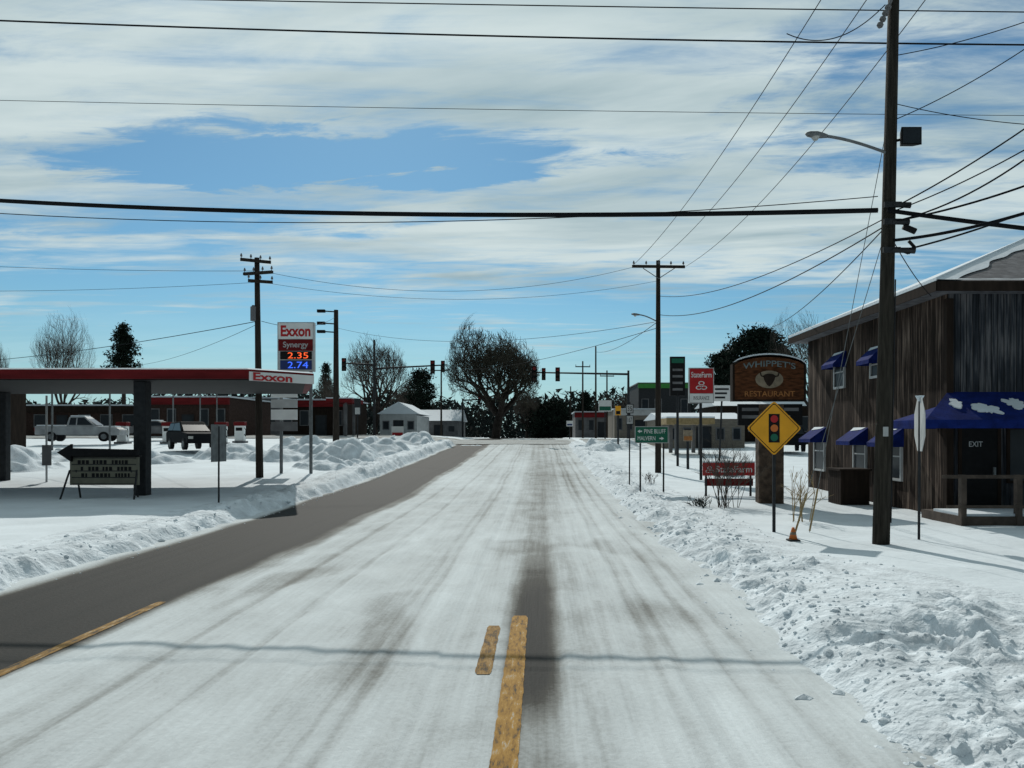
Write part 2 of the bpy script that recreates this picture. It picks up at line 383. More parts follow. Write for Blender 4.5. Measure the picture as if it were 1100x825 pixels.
fl=onp(150)+Vector((.30,-.10,0)); k=MB().loft([fl+Vector((x*.12,.10,z*.12)) for x,z in((-1,-1),(1,-1),(1,1),(-1,1))],[fl+Vector((x*.19,-.12,z*.165+.0)) for x,z in((-1,-1),(1,-1),(1,1),(-1,1))]); k.tube(onp(152),fl,.025,.025,6); f=k.build('floodlight','black',rp)
MB().box(fl+Vector((-.165,-.132,-.14)),fl+Vector((.165,-.124,.14))).build('lens','glass',f)
k=MB(); q=onp(20)+Vector((-.18,-.1,0)); k.tube(q+Vector((.1,0,.3)),q+Vector((-.13,0,-.22)),.03,.03,8)
for i in range(4): k.tube(q+Vector((.05-.05*i,0,.18-.11*i)),q+Vector((.03-.05*i,0,.14-.11*i)),.06,.06,10)
k.build('fuse_cutout','grey',rp)
crossarm(rp,TOP+Vector((0,-.15,-.1)),1.15,.1,4)
for py,l in((222,.22),(240,.2),(270,.32)):
    q=onp(py); k=MB(); k.box(q+Vector((-.16,-.2,-.05)),q+Vector((.16,-.14,.05))); k.tube(q+Vector((0,-.17,0)),q+Vector((l+.1,-.2,-.02)),.045,.06,8); k.build('cable_bracket','dsteel',rp)
q=onp(258); k=MB(); k.tube(q+Vector((.2,-.2,.22)),q+Vector((.42,-.22,.12)),.06,.06,8); k.path([q+Vector((.1,-.2,-.2)),q+Vector((.3,-.2,-.28)),q+Vector((.42,-.2,-.18)),q+Vector((.3,-.2,-.05))],.03,6); k.build('splice_case','black',rp)
MB().path([onp(300)+Vector((.135,-.06,0)),onp(400)+Vector((.145,-.06,0)),onp(560)+Vector((.158,-.06,0))],.014,5).build('riser_conduit','dsteel',rp)
MB().box(onp(462)+Vector((-.07,-.17,-.10)),onp(462)+Vector((.02,-.145,.08))).build('number_plate','offwhite',rp)
for i,(px,py,s,lab) in enumerate(((851,580,238,'lower steel guy wire with yellow guard beside the orange cone'),(869,572,112,'upper steel guy wire with yellow guard running from high on the near pole'))):
    g=at(px,py); g.z-=.05; t=onp(s); g0=thing('guy_wire',g,lab,'guy wire')
    MB().tube(g,t,.007,.007,5).build('cable','steel',g0)
    MB().tube(g+(t-g)*.01,g+(t-g).normalized()*1.0,.02,.02,8).build('guard','straw',g0)
g=at(852,581); o=thing('traffic_cone',g,'small dull orange cone at the foot of the guy wire','cone')
MB().box(g+Vector((-.11,-.11,0)),g+Vector((.11,.11,.03))).build('base','dsteel',o,bevel=.01)
MB().tube(g+Vector((0,0,.03)),g+Vector((0,0,.26)),.085,.025,14).build('cone','orange',o,True)
MB().tube(g+Vector((0,0,.12)),g+Vector((0,0,.17)),.0635,.05,14).build('band','cream',o,True)

def upole(px,pyb,pyt,label,r=.14,arms=(),lean=0.,Y=None,m='pole2'):
    b=at(px,pyb) if Y is None else atY(px,Y); o=thing('utility_pole',b,label,'utility pole')
    t=W(px+lean,pyt,b.y); MB().tube(b-Vector((0,0,.3)),t,r,r*.65,12).build('pole',m,o,True)
    for (dy,half,yaw,ins,off) in arms: crossarm(o,t+Vector((off,-r*.9,-(dy)*b.y/F)),half,yaw,ins)
    return o,b,t
po,pb,pt=upole(707,508,280,'wooden utility pole with single crossarm and street lamp behind the green direction sign',.15,((7,1.25,.05,5,0),))
lamp_arm(po,W(705,345,pb.y),W(686,338,pb.y-.5))
MB().path([W(690,289,pb.y)-Vector((0,.2,0)),W(707,300,pb.y)-Vector((0,.17,0)),W(724,289,pb.y)-Vector((0,.2,0))],.02,5).build('crossarm_brace','steel',po)
lo,lb,lt=upole(279,513,277,'wooden utility pole with stacked crossarms in front of the fuel station price sign',.16,((4,.62,.5,4,0),(17,.72,-.3,4,.1),(26,.5,.4,3,.2)),lean=-3)
k=MB(); q=W(273,337,lb.y); k.tube(q+Vector((0,-.1,-.32)),q+Vector((0,-.1,.28)),.12,.12,14); k.tube(q+Vector((0,-.1,.28)),q+Vector((0,-.1,.35)),.09,.05,10); k.build('transformer','grey',lo)
o2,b2,t2=upole(361,470,333,'thick dark pole with three short floodlight brackets near the bare tree on the left',.26,(),Y=62)
for py in(335,348,357):
    a=W(361,py,62);b=W(345,py-1,62); MB().tube(a,b,.05,.05,6).build('bracket','dsteel',o2)
    MB().box(b+Vector((-.3,-.15,-.12)),b+Vector((.3,.15,.10))).build('floodlight','black',o2)
for px,Y,pyt,lab in((626,95,388,'thin far pole left of the tallest distant pole'),(640,92,372,'tallest slim pole in the far row right of the road'),(652,100,398,'short far pole right of the tallest distant pole'),(613,120,415,'small faint pole nearest the road vanishing point'),(474,98,392,'thin pole behind the left signal mast beside the big bare tree')):
    upole(px,0,pyt,lab,.13,((6,.9,.1,3,0),) if px!=640 else (),Y=Y)
for px,Y,pyt,lab in((56,44,412,'slim pale pole behind the white post under the canopy'),(215,60,414,'slim grey pole right of the dark canopy column'),(233,70,418,'thin dark pole left of the left utility pole, under the canopy'),(118,46,414,'slim canopy prop left of the dark canopy column'),(186,58,416,'slim grey pole beside the parked black SUV')):
    b=atY(px,Y); tag(MB().tube(b-Vector((0,0,.2)),W(px,pyt,Y),.06,.05,8).build('lot_pole','steel'),lab,'pole')

# ---------- overhead wires
def wire(a,b,sag,r,label,group=None,n=28,name='overhead_wire'):
    a=W(*a) if not isinstance(a,Vector) else a; b=W(*b) if not isinstance(b,Vector) else b
    pts=[a.lerp(b,i/n)-Vector((0,0,4*sag*(i/n)*(1-i/n))) for i in range(n+1)]
    return tag(MB().path(pts,r,5).build(name,'cable'),label,'wire',group)
wire((-330,190,19.5),(943,226,14.85),.40,.048,'thickest black cable crossing the whole road from the left edge to the near pole')
wire((953,226,14.85),(1330,268,13.2),.05,.042,'thick black cable leaving the near pole to the right edge')
wire((-330,200,16.5),(943,211,14.9),.62,.009,'thin wire sagging just below the thickest cable')
wire((-330,8,16),(1400,50,15),.18,.018,'second highest wire crossing the sky from left edge to right')
wire((-330,-12,16),(1400,16,15),.06,.012,'highest wire crossing the sky near the top edge')
wire((-330,100,22),(1400,126,22),.12,.008,'faint lone wire crossing the sky between the upper wires and thick cable')
wire((905,-38,15),(680,285,pb.y),.5,.010,'leftmost power line from near pole top to far crossarm')
wire((961,-45,15),(707,280,pb.y),.6,.010,'middle power line from near pole top to far crossarm')
wire((1025,-42,15),(737,286,pb.y),.7,.010,'right power line from near pole top to far crossarm')
wire(onp(232),(708,318,pb.y),.5,.012,'communication cable from near pole to the far crossarm pole, upper')
wire(onp(240),(708,338,pb.y),.6,.014,'communication cable from near pole to the far crossarm pole, lower')
wire(onp(240),(828,352,40),.3,.012,'short drop wire from near pole toward the round evergreen')
wire(onp(248),(1000,318,19.2),.1,.010,'service drop from near pole to the eave of the board-sided building')
for i,(a,b,r,lab) in enumerate((((225),(1330,-40,11),.014,'highest of the drop wires fanning right from the near pole'),((228),(1300,30,11),.012,'second drop wire fanning right from the near pole'),((238),(1300,110,12),.02,'middle thick drop wire fanning right from the near pole'),((258),(1300,150,11),.03,'thick twisted cable rising right from the splice case'),((272),(1330,120,12),.018,'lowest drop wire fanning right from the near pole'),((110),(1300,130,13),.008,'thin wire leaving high on the near pole to the right'),((60),(1290,-60,13),.009,'thin wire rising right from the upper near pole'),((130),(1250,-60,12),.009,'thin steep wire rising right beside the floodlight'))):
    wire(onp(a),b,.25,r,lab)
wire(onp(240)+Vector((.05,-.2,0)),(1330,-60,12),.75,.016,'looped slack cable sagging right of the near pole')
wire(onp(8)+Vector((-.2,-.1,0)),W(845,36,15),.35,.010,'slack jumper loop below the upper wires left of the pole top')
wire((-330,262,lb.y+8),(279,291,lb.y),.4,.009,'wire from left edge to the upper crossarm of the left pole')
wire((-330,300,lb.y+8),(281,303,lb.y),.5,.008,'wire from left edge to the lower crossarm of the left pole')
wire((281,291,lb.y),(680,287,pb.y),1.0,.008,'upper wire spanning the road between left pole and far crossarm pole')
wire((281,303,lb.y),(705,302,pb.y),.8,.007,'lower wire spanning the road between left pole and far crossarm pole')
wire((-120,392,60),(277,345,lb.y),.5,.016,'dark wire rising from left edge over the fuel station roof')
wire((279,347,lb.y),(150,392,60),.3,.010,'thin drop wire from left pole to the store roof')
wire((281,345,lb.y),(361,340,62),.5,.012,'wire from the left pole to the floodlight pole')
wire((361,352,62),(703,346,pb.y),1.,.011,'low wire above the big bare tree toward the far crossarm pole')
wire((707,345,pb.y),(640,378,92),.5,.016,'wire from far crossarm pole to tallest distant pole')
wire((707,352,pb.y),(474,396,98),.8,.014,'wire crossing behind the signals to the thin pole')

# ---------- board-sided building on the right
Xc,Yc,Yf,Xr=10.1,19.6,29.8,24.; ze=5.77; g0=0.0
B=thing('wooden_building',(Xc,Yc,0),'two storey weathered board-sided building with hip roof and blue awnings','building')
wl=MB(); wl.add([(Xc,Yf,g0),(Xc,Yc,g0),(Xc,Yc,ze),(Xc,Yf,ze)],[(0,1,2,3)]); wl.build('side_wall','side_wood',B)
wl=MB(); wl.add([(Xc,Yc,g0),(Xr,Yc,g0),(Xr,Yc,ze),(Xc,Yc,ze),(Xr,Yf,g0),(Xr,Yf,ze),(Xc,Yf,g0),(Xc,Yf,ze)],[(0,1,2,3),(1,4,5,2),(4,6,7,5)]); wl.build('front_wall','front_wood',B)
def ruf(ov,z0,p,t):
    x0,x1,y0,y1=Xc-ov,Xr+ov,Yc-ov,Yf+ov; d=(y1-y0)/2; hh=p*d
    v=[(x0,y0,z0),(x1,y0,z0),(x1,y1,z0),(x0,y1,z0),(x0+d,(y0+y1)/2,z0+hh),(x1-d,(y0+y1)/2,z0+hh)]
    v2=[(x0,y0,z0-t),(x1,y0,z0-t),(x1,y1,z0-t),(x0,y1,z0-t)]
    return MB().add(v+v2,[(0,1,5,4),(1,2,5),(2,3,4,5),(3,0,4),(0,6,7,1),(1,7,8,2),(2,8,9,3),(3,9,6,0),(9,8,7,6)])
rf=ruf(.55,ze+.12,.42,.2).build('roof','shingle',B)
x0,y0,y1=Xc-.55,Yc-.55,Yf+.55; d=(y1-y0)/2; zz=ze+.12
k=MB(); e=.06
k.add([(x0-.02,y1,zz+.02),(x0-.02,y0-.02,zz+.02),(x0+d,(y0+y1)/2,zz+.42*d+e),(x0-.02,y1,zz+e+.04),(x0-.02,y0-.02,zz+e+.04),(x0+d,(y0+y1)/2,zz+.42*d+e+.05)],[(3,5,4),(0,3,4,1),(1,4,5,2)])
n=26; top=[];bot=[]
for i in range(n+1):
    t=i/n; hx=x0+d*t; hy=y0+d*t; ww=.35+.35*(nz(t*6,2.)+.3)
    top.append((hx,hy,zz+.42*d*t+.06)); bot.append((hx+ww*1.0,hy,zz+.42*d*t+.035))
k.add(top+bot,[(i,i+1,n+2+i,n+1+i) for i in range(n)])
top=[];bot=[]; n=40
for i in range(n+1):
    xx=x0+.1+i*.2; ww=max(.03,.12+.18*nz(xx*1.2,9.)); top.append((xx,y0+ww,zz+.42*ww+.04)); bot.append((xx,y0-.01,zz+.05))
k.add(top+bot,[(i,n+1+i,n+2+i,i+1) for i in range(n)])
k.build('roof_snow','snowcap',rf)
MB().box((x0-.02,y0-.03,zz-.23),(Xr,y0-.003,zz+.01)).box((x0-.03,y0-.03,zz-.23),(x0-.003,y1,zz+.0)).build('fascia','dbrown',B)
MB().box((Xc-.05,Yc-.05,g0),(Xc+.12,Yc+.1,ze-.2)).build('corner_board','dbrown',B)
def side_window(yc_,w,z0,z1,out=.5):
    f=MB(); t=.07; xx=Xc
    f.box((xx-.07,yc_-w/2,z0),(xx-.001,yc_-w/2+t,z1)); f.box((xx-.07,yc_+w/2-t,z0),(xx-.001,yc_+w/2,z1)); f.box((xx-.07,yc_-w/2+t,z0),(xx-.001,yc_+w/2-t,z0+t)); f.box((xx-.07,yc_-w/2+t,z1-t),(xx-.001,yc_+w/2-t,z1)); f.box((xx-.055,yc_-w/2+t,(z0+z1)/2-.02),(xx-.001,yc_+w/2-t,(z0+z1)/2+.02))
    wn=f.build('window','offwhite',B)
    MB().box((xx-.03,yc_-w/2+t,z0+t),(xx-.004,yc_+w/2-t,z1-t)).build('pane','glass',wn)
    a=MB(); W2=w/2+.06; zt=z1+.12; zb=zt-.42; fl_=.12
    a.add([(xx-.01,yc_-W2,zt),(xx-.01,yc_+W2,zt),(xx-out,yc_+W2,zb),(xx-out,yc_-W2,zb),(xx-out,yc_+W2,zb-fl_),(xx-out,yc_-W2,zb-fl_),(xx-.01,yc_-W2,zb-fl_),(xx-.01,yc_+W2,zb-fl_)],[(0,1,2,3),(3,2,4,5),(0,3,5,6),(1,7,4,2)])
    ao=a.build('awning','blue',B)
    s=MB(); s.add([(xx-.03,yc_-W2*.8,zt+.01),(xx-.03,yc_+W2*.9,zt+.01),(xx-out*.32,yc_+W2*.7,zt-.10),(xx-out*.2,yc_-W2*.5,zt-.06)],[(0,1,2,3)]); s.build('awning_snow','snowcap',ao)
for (yc_,w,z0,z1) in ((26.6,.95,3.75,4.85),(23.7,.8,3.9,4.72),(28.5,1.1,.9,2.35),(24.9,1.0,.9,2.3),(22.5,1.0,.9,2.28)):
    side_window(yc_,w,z0,z1,.58 if z1<3 else .45)
zt,zb=3.26,2.55; ox=8.95; oy=18.35; yb=20.15
a=MB(); a.add([(Xc-.01,yb,zt-.35),(Xc-.01,Yc-.01,zt),(Xr-3,Yc-.01,zt),(Xr-3,oy,zb),(ox,oy,zb),(ox,yb,zb),(Xr-3,oy,zb-.2),(ox,oy,zb-.2),(ox,yb,zb-.2),(Xc-.01,yb,zb-.2)],[(0,1,4,5),(1,2,3,4),(4,3,6,7),(5,4,7,8),(0,5,8,9)])
ao=a.build('entrance_awning','blue',B)
for i,(u0,w_,t0,t1) in enumerate(((10.0,.18,.30,.58),(10.62,.26,.48,.80),(11.4,.22,.25,.6),(12.4,.4,.4,.7),(13.6,.5,.3,.8))):
    k=MB(); n=40; vs=[]
    for j in range(n):
        an=2*math.pi*j/n; ca,sa=math.cos(an),math.sin(an)
        rr_=1+.7*nz(ca*1.1+.5+i*3.3,sa*1.1+.3,i*2.7)+.45*nz(ca*3.1+.5,sa*3.1+.2,i*5.1); uu=u0+w_*ca*rr_; tt=(t0+t1)/2+(t1-t0)/2*sa*rr_; tt=min(.97,max(.03,tt))
        vs.append((uu,Yc+(oy-Yc)*tt-.02,zt+(zb-zt)*tt+.03))
    k.loft([(v[0],v[1],v[2]-.03) for v in vs],vs); k.build('snow_patch','snowcap',ao)
f=MB().box((10.35,Yc-.05,.35),(10.43,Yc-.002,2.5)).box((11.32,Yc-.05,.35),(11.4,Yc-.002,2.5)).box((10.43,Yc-.05,2.42),(11.32,Yc-.002,2.5)); dr=f.build('door','dbrown',B)
MB().box((10.43,Yc-.03,.35),(11.32,Yc-.004,2.42)).build('door_panel','black',dr)
MB().box((11.2,Yc-.09,1.2),(11.25,Yc-.031,1.4)).build('handle','steel',dr)
text('EXIT',(10.78,Yc-.034,2.2-(477-467)*19.6/850),(1,0,0),.34,.13,'offwhite',dr)
for xa in(11.55,13.6):
    f=MB().box((xa,Yc-.05,1.),(xa+1.5,Yc-.002,2.4)).build('window','dbrown',B); MB().box((xa+.07,Yc-.056,1.07),(xa+1.43,Yc-.051,2.33)).build('pane','glass',f)
dk=MB().box((9.45,17.75,0.05),(16,Yc-.002,.36)).build('porch_deck','plank',B)
MB().box((9.5,17.8,.362),(16,Yc-.5,.42)).build('porch_snow','snowcap',dk)
for xx in(9.5,10.75,12.1,14.):
    MB().box((xx-.06,17.72,0),(xx+.06,17.86,1.30)).build('railing_post','plank',B)
MB().box((9.0,17.70,1.22),(16,17.719,1.30)).box((9.1,17.70,.55),(16,17.719,.62)).build('railing','plank',B)
b=Vector((9.2,23.6,gz(9.2,23.6))); o=thing('wooden_bin',b,'dark slatted wooden bin against the side wall below the blue awnings','bin')
k=MB(); 
for i in range(6): k.box(b+Vector((-.42,-.5+i*.17,0)),b+Vector((.42,-.5+i*.17+.15,1.0)))
k.build('slats','dbrown',o); MB().box(b+Vector((-.47,-.55,1.0)),b+Vector((.47,.57,1.06))).build('lid','dbrown',o)

# ---------- right-hand signs
b=at(832,572); Y=b.y; o=thing('warning_sign',b,'yellow diamond traffic signal ahead sign on a steel post','sign')
MB().box((b.x-.03,Y+.02,b.z-.2),(b.x+.03,Y+.06,W(0,436,Y).z)).build('post','dsteel',o)
c=W(831.5,460,Y); r_=29.5*Y/F
def diamond(r,y0,y1):
    vs=[]; cr=.09*r
    for q in range(4):
        cx,cz=[(0,r-cr*1.414),( r-cr*1.414,0),(0,-(r-cr*1.414)),(-(r-cr*1.414),0)][q]
        for j in range(5):
            an=math.pi/2-q*math.pi/2+math.pi/4-j*math.pi/8; vs.append((c.x+cx+cr*math.cos(an),c.z+cz+cr*math.sin(an)))
    return MB().loft([(x,y1,z) for x,z in vs],[(x,y0,z) for x,z in vs])
pn=diamond(r_,Y-.003,Y+.0).build('panel','yellow',o)
diamond(r_*.93,Y-.006,Y-.004).build('border','black',pn); diamond(r_*.89,Y-.009,Y-.007).build('field','yellow',pn)
MB().box((c.x-.115,Y-.013,c.z-.30),(c.x+.115,Y-.010,c.z+.30)).build('signal_symbol','black',pn)
for dz,mm in((.195,'red'),(0,'orange'),(-.195,'green')):
    MB().tube((c.x,Y-.014,c.z+dz),(c.x,Y-.020,c.z+dz),.078,.078,20).build('lens',mm,pn)
b=at(987,580); Y=b.y; o=thing('stop_sign',b,'pale octagonal sign seen nearly edge on beside the thick pole','sign')
MB().tube(b-Vector((0,0,.2)),W(988,430,Y),.026,.026,8).build('post','dsteel',o)
c=W(988,456,Y); r_=31*Y/F; dr_=Vector((.26,.965,0)); nn=Vector((.965,-.26,0))
oc=[c+dr_*r_*math.cos(R(22.5+45*i))+Vector((0,0,r_*math.sin(R(22.5+45*i)))) for i in range(8)]
MB().loft([v-nn*.004 for v in oc],[v+nn*.004 for v in oc]).build('panel','offwhite',o)
MB().tube(W(988,425,Y),W(988,430,Y)+Vector((0,0,-.02)),.09,.03,8).build('snow','snowcap',o)
Y=27.; b=atY(700,Y); o=thing('direction_sign',b,'green two line town direction sign with white arrows','sign')
for px in(688,713): MB().tube((W(px,0,Y).x,Y+.05,b.z-.2),W(px,459,Y)+Vector((0,.05,0)),.03,.03,6).build('post','dsteel',o)
MB.build(pbox(682,458,718,476,Y,.02),'panel','offwhite',o); p_=pbox(682.7,458.7,717.3,475.3,Y-.004,.003).build('field','green',o)
ptext('PINE BLUFF',692,461,715,465.6,Y-.006,'white',p_,off=0); ptext('MALVERN',685,468.6,704,473,Y-.006,'white',p_,off=0)
def arrow(px,py,Y,d,par):
    s=.55*Y/F; c=W(px,py,Y)
    MB().add([c+Vector((d*x*s,0,z*s)) for x,z in((5,0),(0,3.4),(0,1.2),(-4,1.2),(-4,-1.2),(0,-1.2),(0,-3.4))],[tuple(range(7))]).build('arrow','white',par)
arrow(687.5,463.3,Y-.006,-1,p_); arrow(710.5,471,Y-.006,1,p_)
Y=29.; b=atY(676,Y); o=thing('route_marker',b,'small black and white route marker signs on a thin post left of the green sign','sign')
MB().tube(b-Vector((0,0,.2)),W(676.5,432,Y),.025,.025,6).build('post','dsteel',o)
for a_,n_,t_ in((672.5,'35',434),(672.5,'167',446)):
    q=pbox(a_,t_,a_+8,t_+10,Y-.04,.01).build('plate','black',o); pbox(a_+.7,t_+.7,a_+7.3,t_+9.3,Y-.044,.003).build('shield','offwhite',q); ptext(n_,a_+1.6,t_+2.5,a_+6.4,t_+7.5,Y-.048,'black',q,off=0)
Y=33.; b=atY(753,Y); o=thing('shop_sign',b,'tall red insurance office sign with three white ovals on a pole','sign')
MB().tube(b-Vector((0,0,.2)),W(753,400,Y)+Vector((0,.1,0)),.06,.06,8).build('post','dsteel',o)
pbox(740,395,767,433,Y,.16).build('cabinet','offwhite',o); q=pbox(741,396,766,422.5,Y-.006,.005).build('face','red',o)
w2=pbox(741,423,766,432,Y-.006,.005).build('lower_face','white',o)
def ovals(px,py,s,Y,par):
    for dx,dy in((0,-.75),(-.85,.75),(.85,.75)):
        c=W(px+dx*s,py+dy*s,Y); w=1.05*s*Y/F; h=.68*s*Y/F; n=18
        A=[c+Vector((w*math.cos(2*math.pi*i/n),0,h*math.sin(2*math.pi*i/n))) for i in range(n)]; Bq=[c+(v-c)*.66 for v in A]
        MB().add(A+Bq,[(i,(i+1)%n,n+(i+1)%n,n+i) for i in range(n)]).build('emblem','white',par)
ptext('StateFarm',742.5,399.5,764.5,405.5,Y-.009,'white',q); ovals(753.5,414,3.2,Y-.009,q); ptext('INSURANCE',745,425.5,762,429.5,Y-.009,'dsteel',w2,off=0)
Y=35.; b=atY(772,Y); o=thing('hanging_board',b,'small white notice board beside the tall red office sign','sign')
MB().tube(b-Vector((0,0,.2)),W(776,421,Y)+Vector((0,.05,0)),.04,.04,6).build('post','dsteel',o)
q=pbox(766,414,785,431,Y,.06).build('panel','white',o)
for i in range(3): pbox(768,417+i*4.5,783-2*i,419+i*4.5,Y-.005,.004).build('lettering','dsteel',q)
Y=42.; b=atY(728,Y); o=thing('shop_sign',b,'tall narrow dark sign with pale rows left of the red office sign','sign')
MB().tube(b-Vector((0,0,.2)),W(728,384,Y)+Vector((0,.1,0)),.07,.07,8).build('post','dsteel',o)
q=pbox(720,383,736,425,Y,.2).build('cabinet','black',o)
pbox(721.5,385,734.5,390,Y-.006,.005).build('face','green',q)
for i in range(4): pbox(722.5,396+i*7,733.5,398.5+i*7,Y-.006,.005).build('panel_row','grey',q)
Y=25.5; b=atY(783,Y); o=thing('office_sign',b,'low long red insurance sign with white lettering on the snow by the bare shrub','sign')
for px in(759,807): MB().box((W(px-1,0,Y).x,Y+.06,b.z-.2),(W(px+1,0,Y).x,Y+.12,W(0,498,Y).z)).build('post','dsteel',o)
q=pbox(755,497,811,511,Y,.05).build('panel','red',o)
pbox(757,514,809,522,Y+.13,.03).build('lower_rail','dred',o)
ptext('StateFarm',769,500.5,808,507.5,Y-.006,'white',q); ovals(762.5,504.5,2.4,Y-.006,q)
MB().box((W(755,0,Y).x,Y-.02,W(0,497,Y).z),(W(811,0,Y).x,Y+.07,W(0,495.6,Y).z)).build('snow','snowcap',o)
Y=23.2; b=atY(830,Y); o=thing('restaurant_sign',b,'large arched carved wooden sign with bison head on a rough post','sign')
MB().box((W(816,0,Y).x,Y+.05,b.z-.3),(W(843,0,Y).x,Y+.5,W(0,434,Y).z)).build('post','stone',o,bevel=.04)
def arch(px0,px1,pyt,pym,pyb,Y):
    vs=[]; n=14
    vs.append(W(px0,pyb,Y)); 
    for i in range(n+1):
        t=i/n; vs.append(W(px0+(px1-px0)*t,pym-(pym-pyt)*math.sin(math.pi*t)**.6,Y))
    vs.append(W(px1,pyb,Y)); return vs
A=arch(787,866,381,391,431,Y); MB().loft([v+Vector((0,.3,0)) for v in A],A).build('frame','dbrown',o)
A=arch(789.5,863.5,383.5,392,429,Y-.03); q=MB().loft([v+Vector((0,.03,0)) for v in A],A).build('board','carved',o)
vs,fs=tmesh("WHIPPET'S"); xm=max(v.x for v in vs); ym=max(v.y for v in vs)
out=[]
for v in vs:
    t=.12+.76*v.x/xm; out.append(W(789.5+74*t,398.5-5*math.sin(math.pi*t)-v.y/ym*6.5,Y-.04))
MB().add(out,fs).build('lettering','skyblue',q)
ptext('RESTAURANT',800,420,854,426,Y-.04,'rust',q)
c=W(826.5,407.5,Y-.05); s=Y/F
# oval scene behind a shaggy bison head
MB().loft([c+Vector((15*s*math.cos(R(a_)),.018,9.5*s*math.sin(R(a_)))) for a_ in range(0,360,20)],[c+Vector((15*s*math.cos(R(a_)),.004,9.5*s*math.sin(R(a_)))) for a_ in range(0,360,20)]).build('emblem_field','cream',q)
hd=[(-7,4),(-4,6),(0,6.5),(4,6),(7,4),(6,0),(4.5,-3),(2.5,-6),(0,-8),(-2.5,-6),(-4.5,-3),(-6,0)]
MB().loft([c+Vector((x*s,.02,z*s)) for x,z in hd],[c+Vector((x*s*.8,-.05,z*s*.8)) for x,z in hd]).build('bison_head','dbrown',q)
for sx in(-1,1):
    MB().path([c+Vector((sx*6*s,-.03,3*s)),c+Vector((sx*9*s,-.03,3.5*s)),c+Vector((sx*10*s,-.03,7*s))],.016,6).build('horn','dbrown',q)
MB().loft([W(791,388,Y)+Vector((0,.27,0))]+[W(787+79*i/14,391-10*math.sin(math.pi*i/14)**.6,Y)+Vector((0,.27,.0)) for i in range(15)],[W(791,388,Y)]+[W(787+79*i/14,391-10*math.sin(math.pi*i/14)**.6-1.6,Y) for i in range(15)]).build('snow','snowcap',o)
nb=pbox(793,434,862,457,Y+.1,.12).build('notice_box','black',o)
for i in range(2): pbox(797,438+i*8,858-i*9,441.5+i*8,Y+.092,.006).build('lettering','grey',nb)

# ---------- fuel station
cz0,cz1=3.97,4.27
K=thing('fuel_canopy',(-13,26,0),'long flat red fascia fuel station canopy with snow on top','canopy')
poly=[(-36,25),(-9.2,25),(-7.66,26.8),(-10.,34),(-36,34)]
MB().loft([(x,y,cz0) for x,y in poly],[(x,y,cz1) for x,y in poly]).build('roof','dred',K)
MB().loft([(x,y,cz1) for x,y in poly],[(x-.1*(x>-20),y+.1,cz1+.05) for x,y in poly]).build('roof_snow','snowcap',K)
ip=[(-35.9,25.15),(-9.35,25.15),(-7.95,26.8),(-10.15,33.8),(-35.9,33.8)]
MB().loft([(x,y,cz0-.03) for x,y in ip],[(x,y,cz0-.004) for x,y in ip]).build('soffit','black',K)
rd=Vector((1.54,1.8,0)).normalized(); nn=Vector((rd.y,-rd.x,0)); a=Vector((-9.2,25,0))+nn*.02; b_=Vector((-7.66,26.8,0))+nn*.02
lp=MB().add([a+Vector((-.0,0,cz0-.06)),b_+Vector((0,0,cz0-.06)),b_+Vector((0,0,cz1-.07)),a+Vector((0,0,cz1-.07))],[(0,1,2,3)]).build('logo_panel','white',K)
mid=(a+b_)/2+nn*.012; text('Exxon',(mid.x-rd.x*.35,mid.y-rd.y*.35,(cz0+cz1)/2-.065),rd,1.4,.26,'red',lp,off=.03)
for x,y,w in((-13.06,26,.2),(-22,26,.2),(-22.,32.5,.16)):
    MB().box((x-w,y-w,gz(x,y)-.3),(x+w,y+w,cz0-.03)).build('column','dsteel',K,bevel=.02)
def pump(px,Y,lab):
    b=atY(px,Y); o=thing('fuel_pump',b,lab,'fuel pump','fuel pumps beyond the canopy')
    MB().box(b+Vector((-.5,-.35,-.2)),b+Vector((.5,.35,.15))).build('plinth','grey',o)
    MB().box(b+Vector((-.36,-.25,.15)),b+Vector((.36,.25,1.35))).build('cabinet','white',o,bevel=.03)
    MB().box(b+Vector((-.42,-.28,1.35)),b+Vector((.42,.28,1.65))).build('header','dred',o,bevel=.03)
    MB().box(b+Vector((-.25,-.262,.95)),b+Vector((.25,-.252,1.2))).build('display','black',o)
    MB().path([b+Vector((.4,-.2,1.2)),b+Vector((.55,-.3,1.0)),b+Vector((.52,-.3,.5)),b+Vector((.42,-.25,.7))],.025,6).build('hose','black',o)
for px,Y,l in((238,58,'small fuel pump just right of the parked black SUV'),(258,62,'small fuel pump left of the left utility pole'),(-4,36,'fuel pump at the left edge of the picture'),(132,60,'small fuel pump left of the dark canopy column'),(181,60,'small fuel pump between the dark column and black SUV')): pump(px,Y,l)
Y=36.; b=atY(327,Y); o=thing('price_sign',b,'tall fuel price sign with red and blue digits beside the left utility pole','sign')
for px in(301,333): MB().tube((W(px,0,Y).x,Y+.15,b.z-.3),W(px,350,Y)+Vector((0,.15,0)),.075,.075,10).build('post','steel',o)
pbox(298,346,337,399,Y,.3).build('cabinet','offwhite',o)
q=pbox(299,347,336,364,Y-.006,.005).build('brand_panel','white',o); ptext('Exxon',301.5,349.5,333.5,361.5,Y-.010,'red',q,off=.035)
q=pbox(299,364.5,336,377,Y-.006,.005).build('product_panel','dred',o); ptext('Synergy',304,367,331,375,Y-.010,'offwhite',q)
q=pbox(301,377.5,335,386,Y-.006,.005).build('price_panel','black',o); ptext('2.35',309,378.5,331,385,Y-.010,'led_red',q,off=0)
q=pbox(301,387,335,397,Y-.006,.005).build('price_panel','navy',o); ptext('2.74',309,388.5,331,395.5,Y-.010,'led_blue',q,off=0)
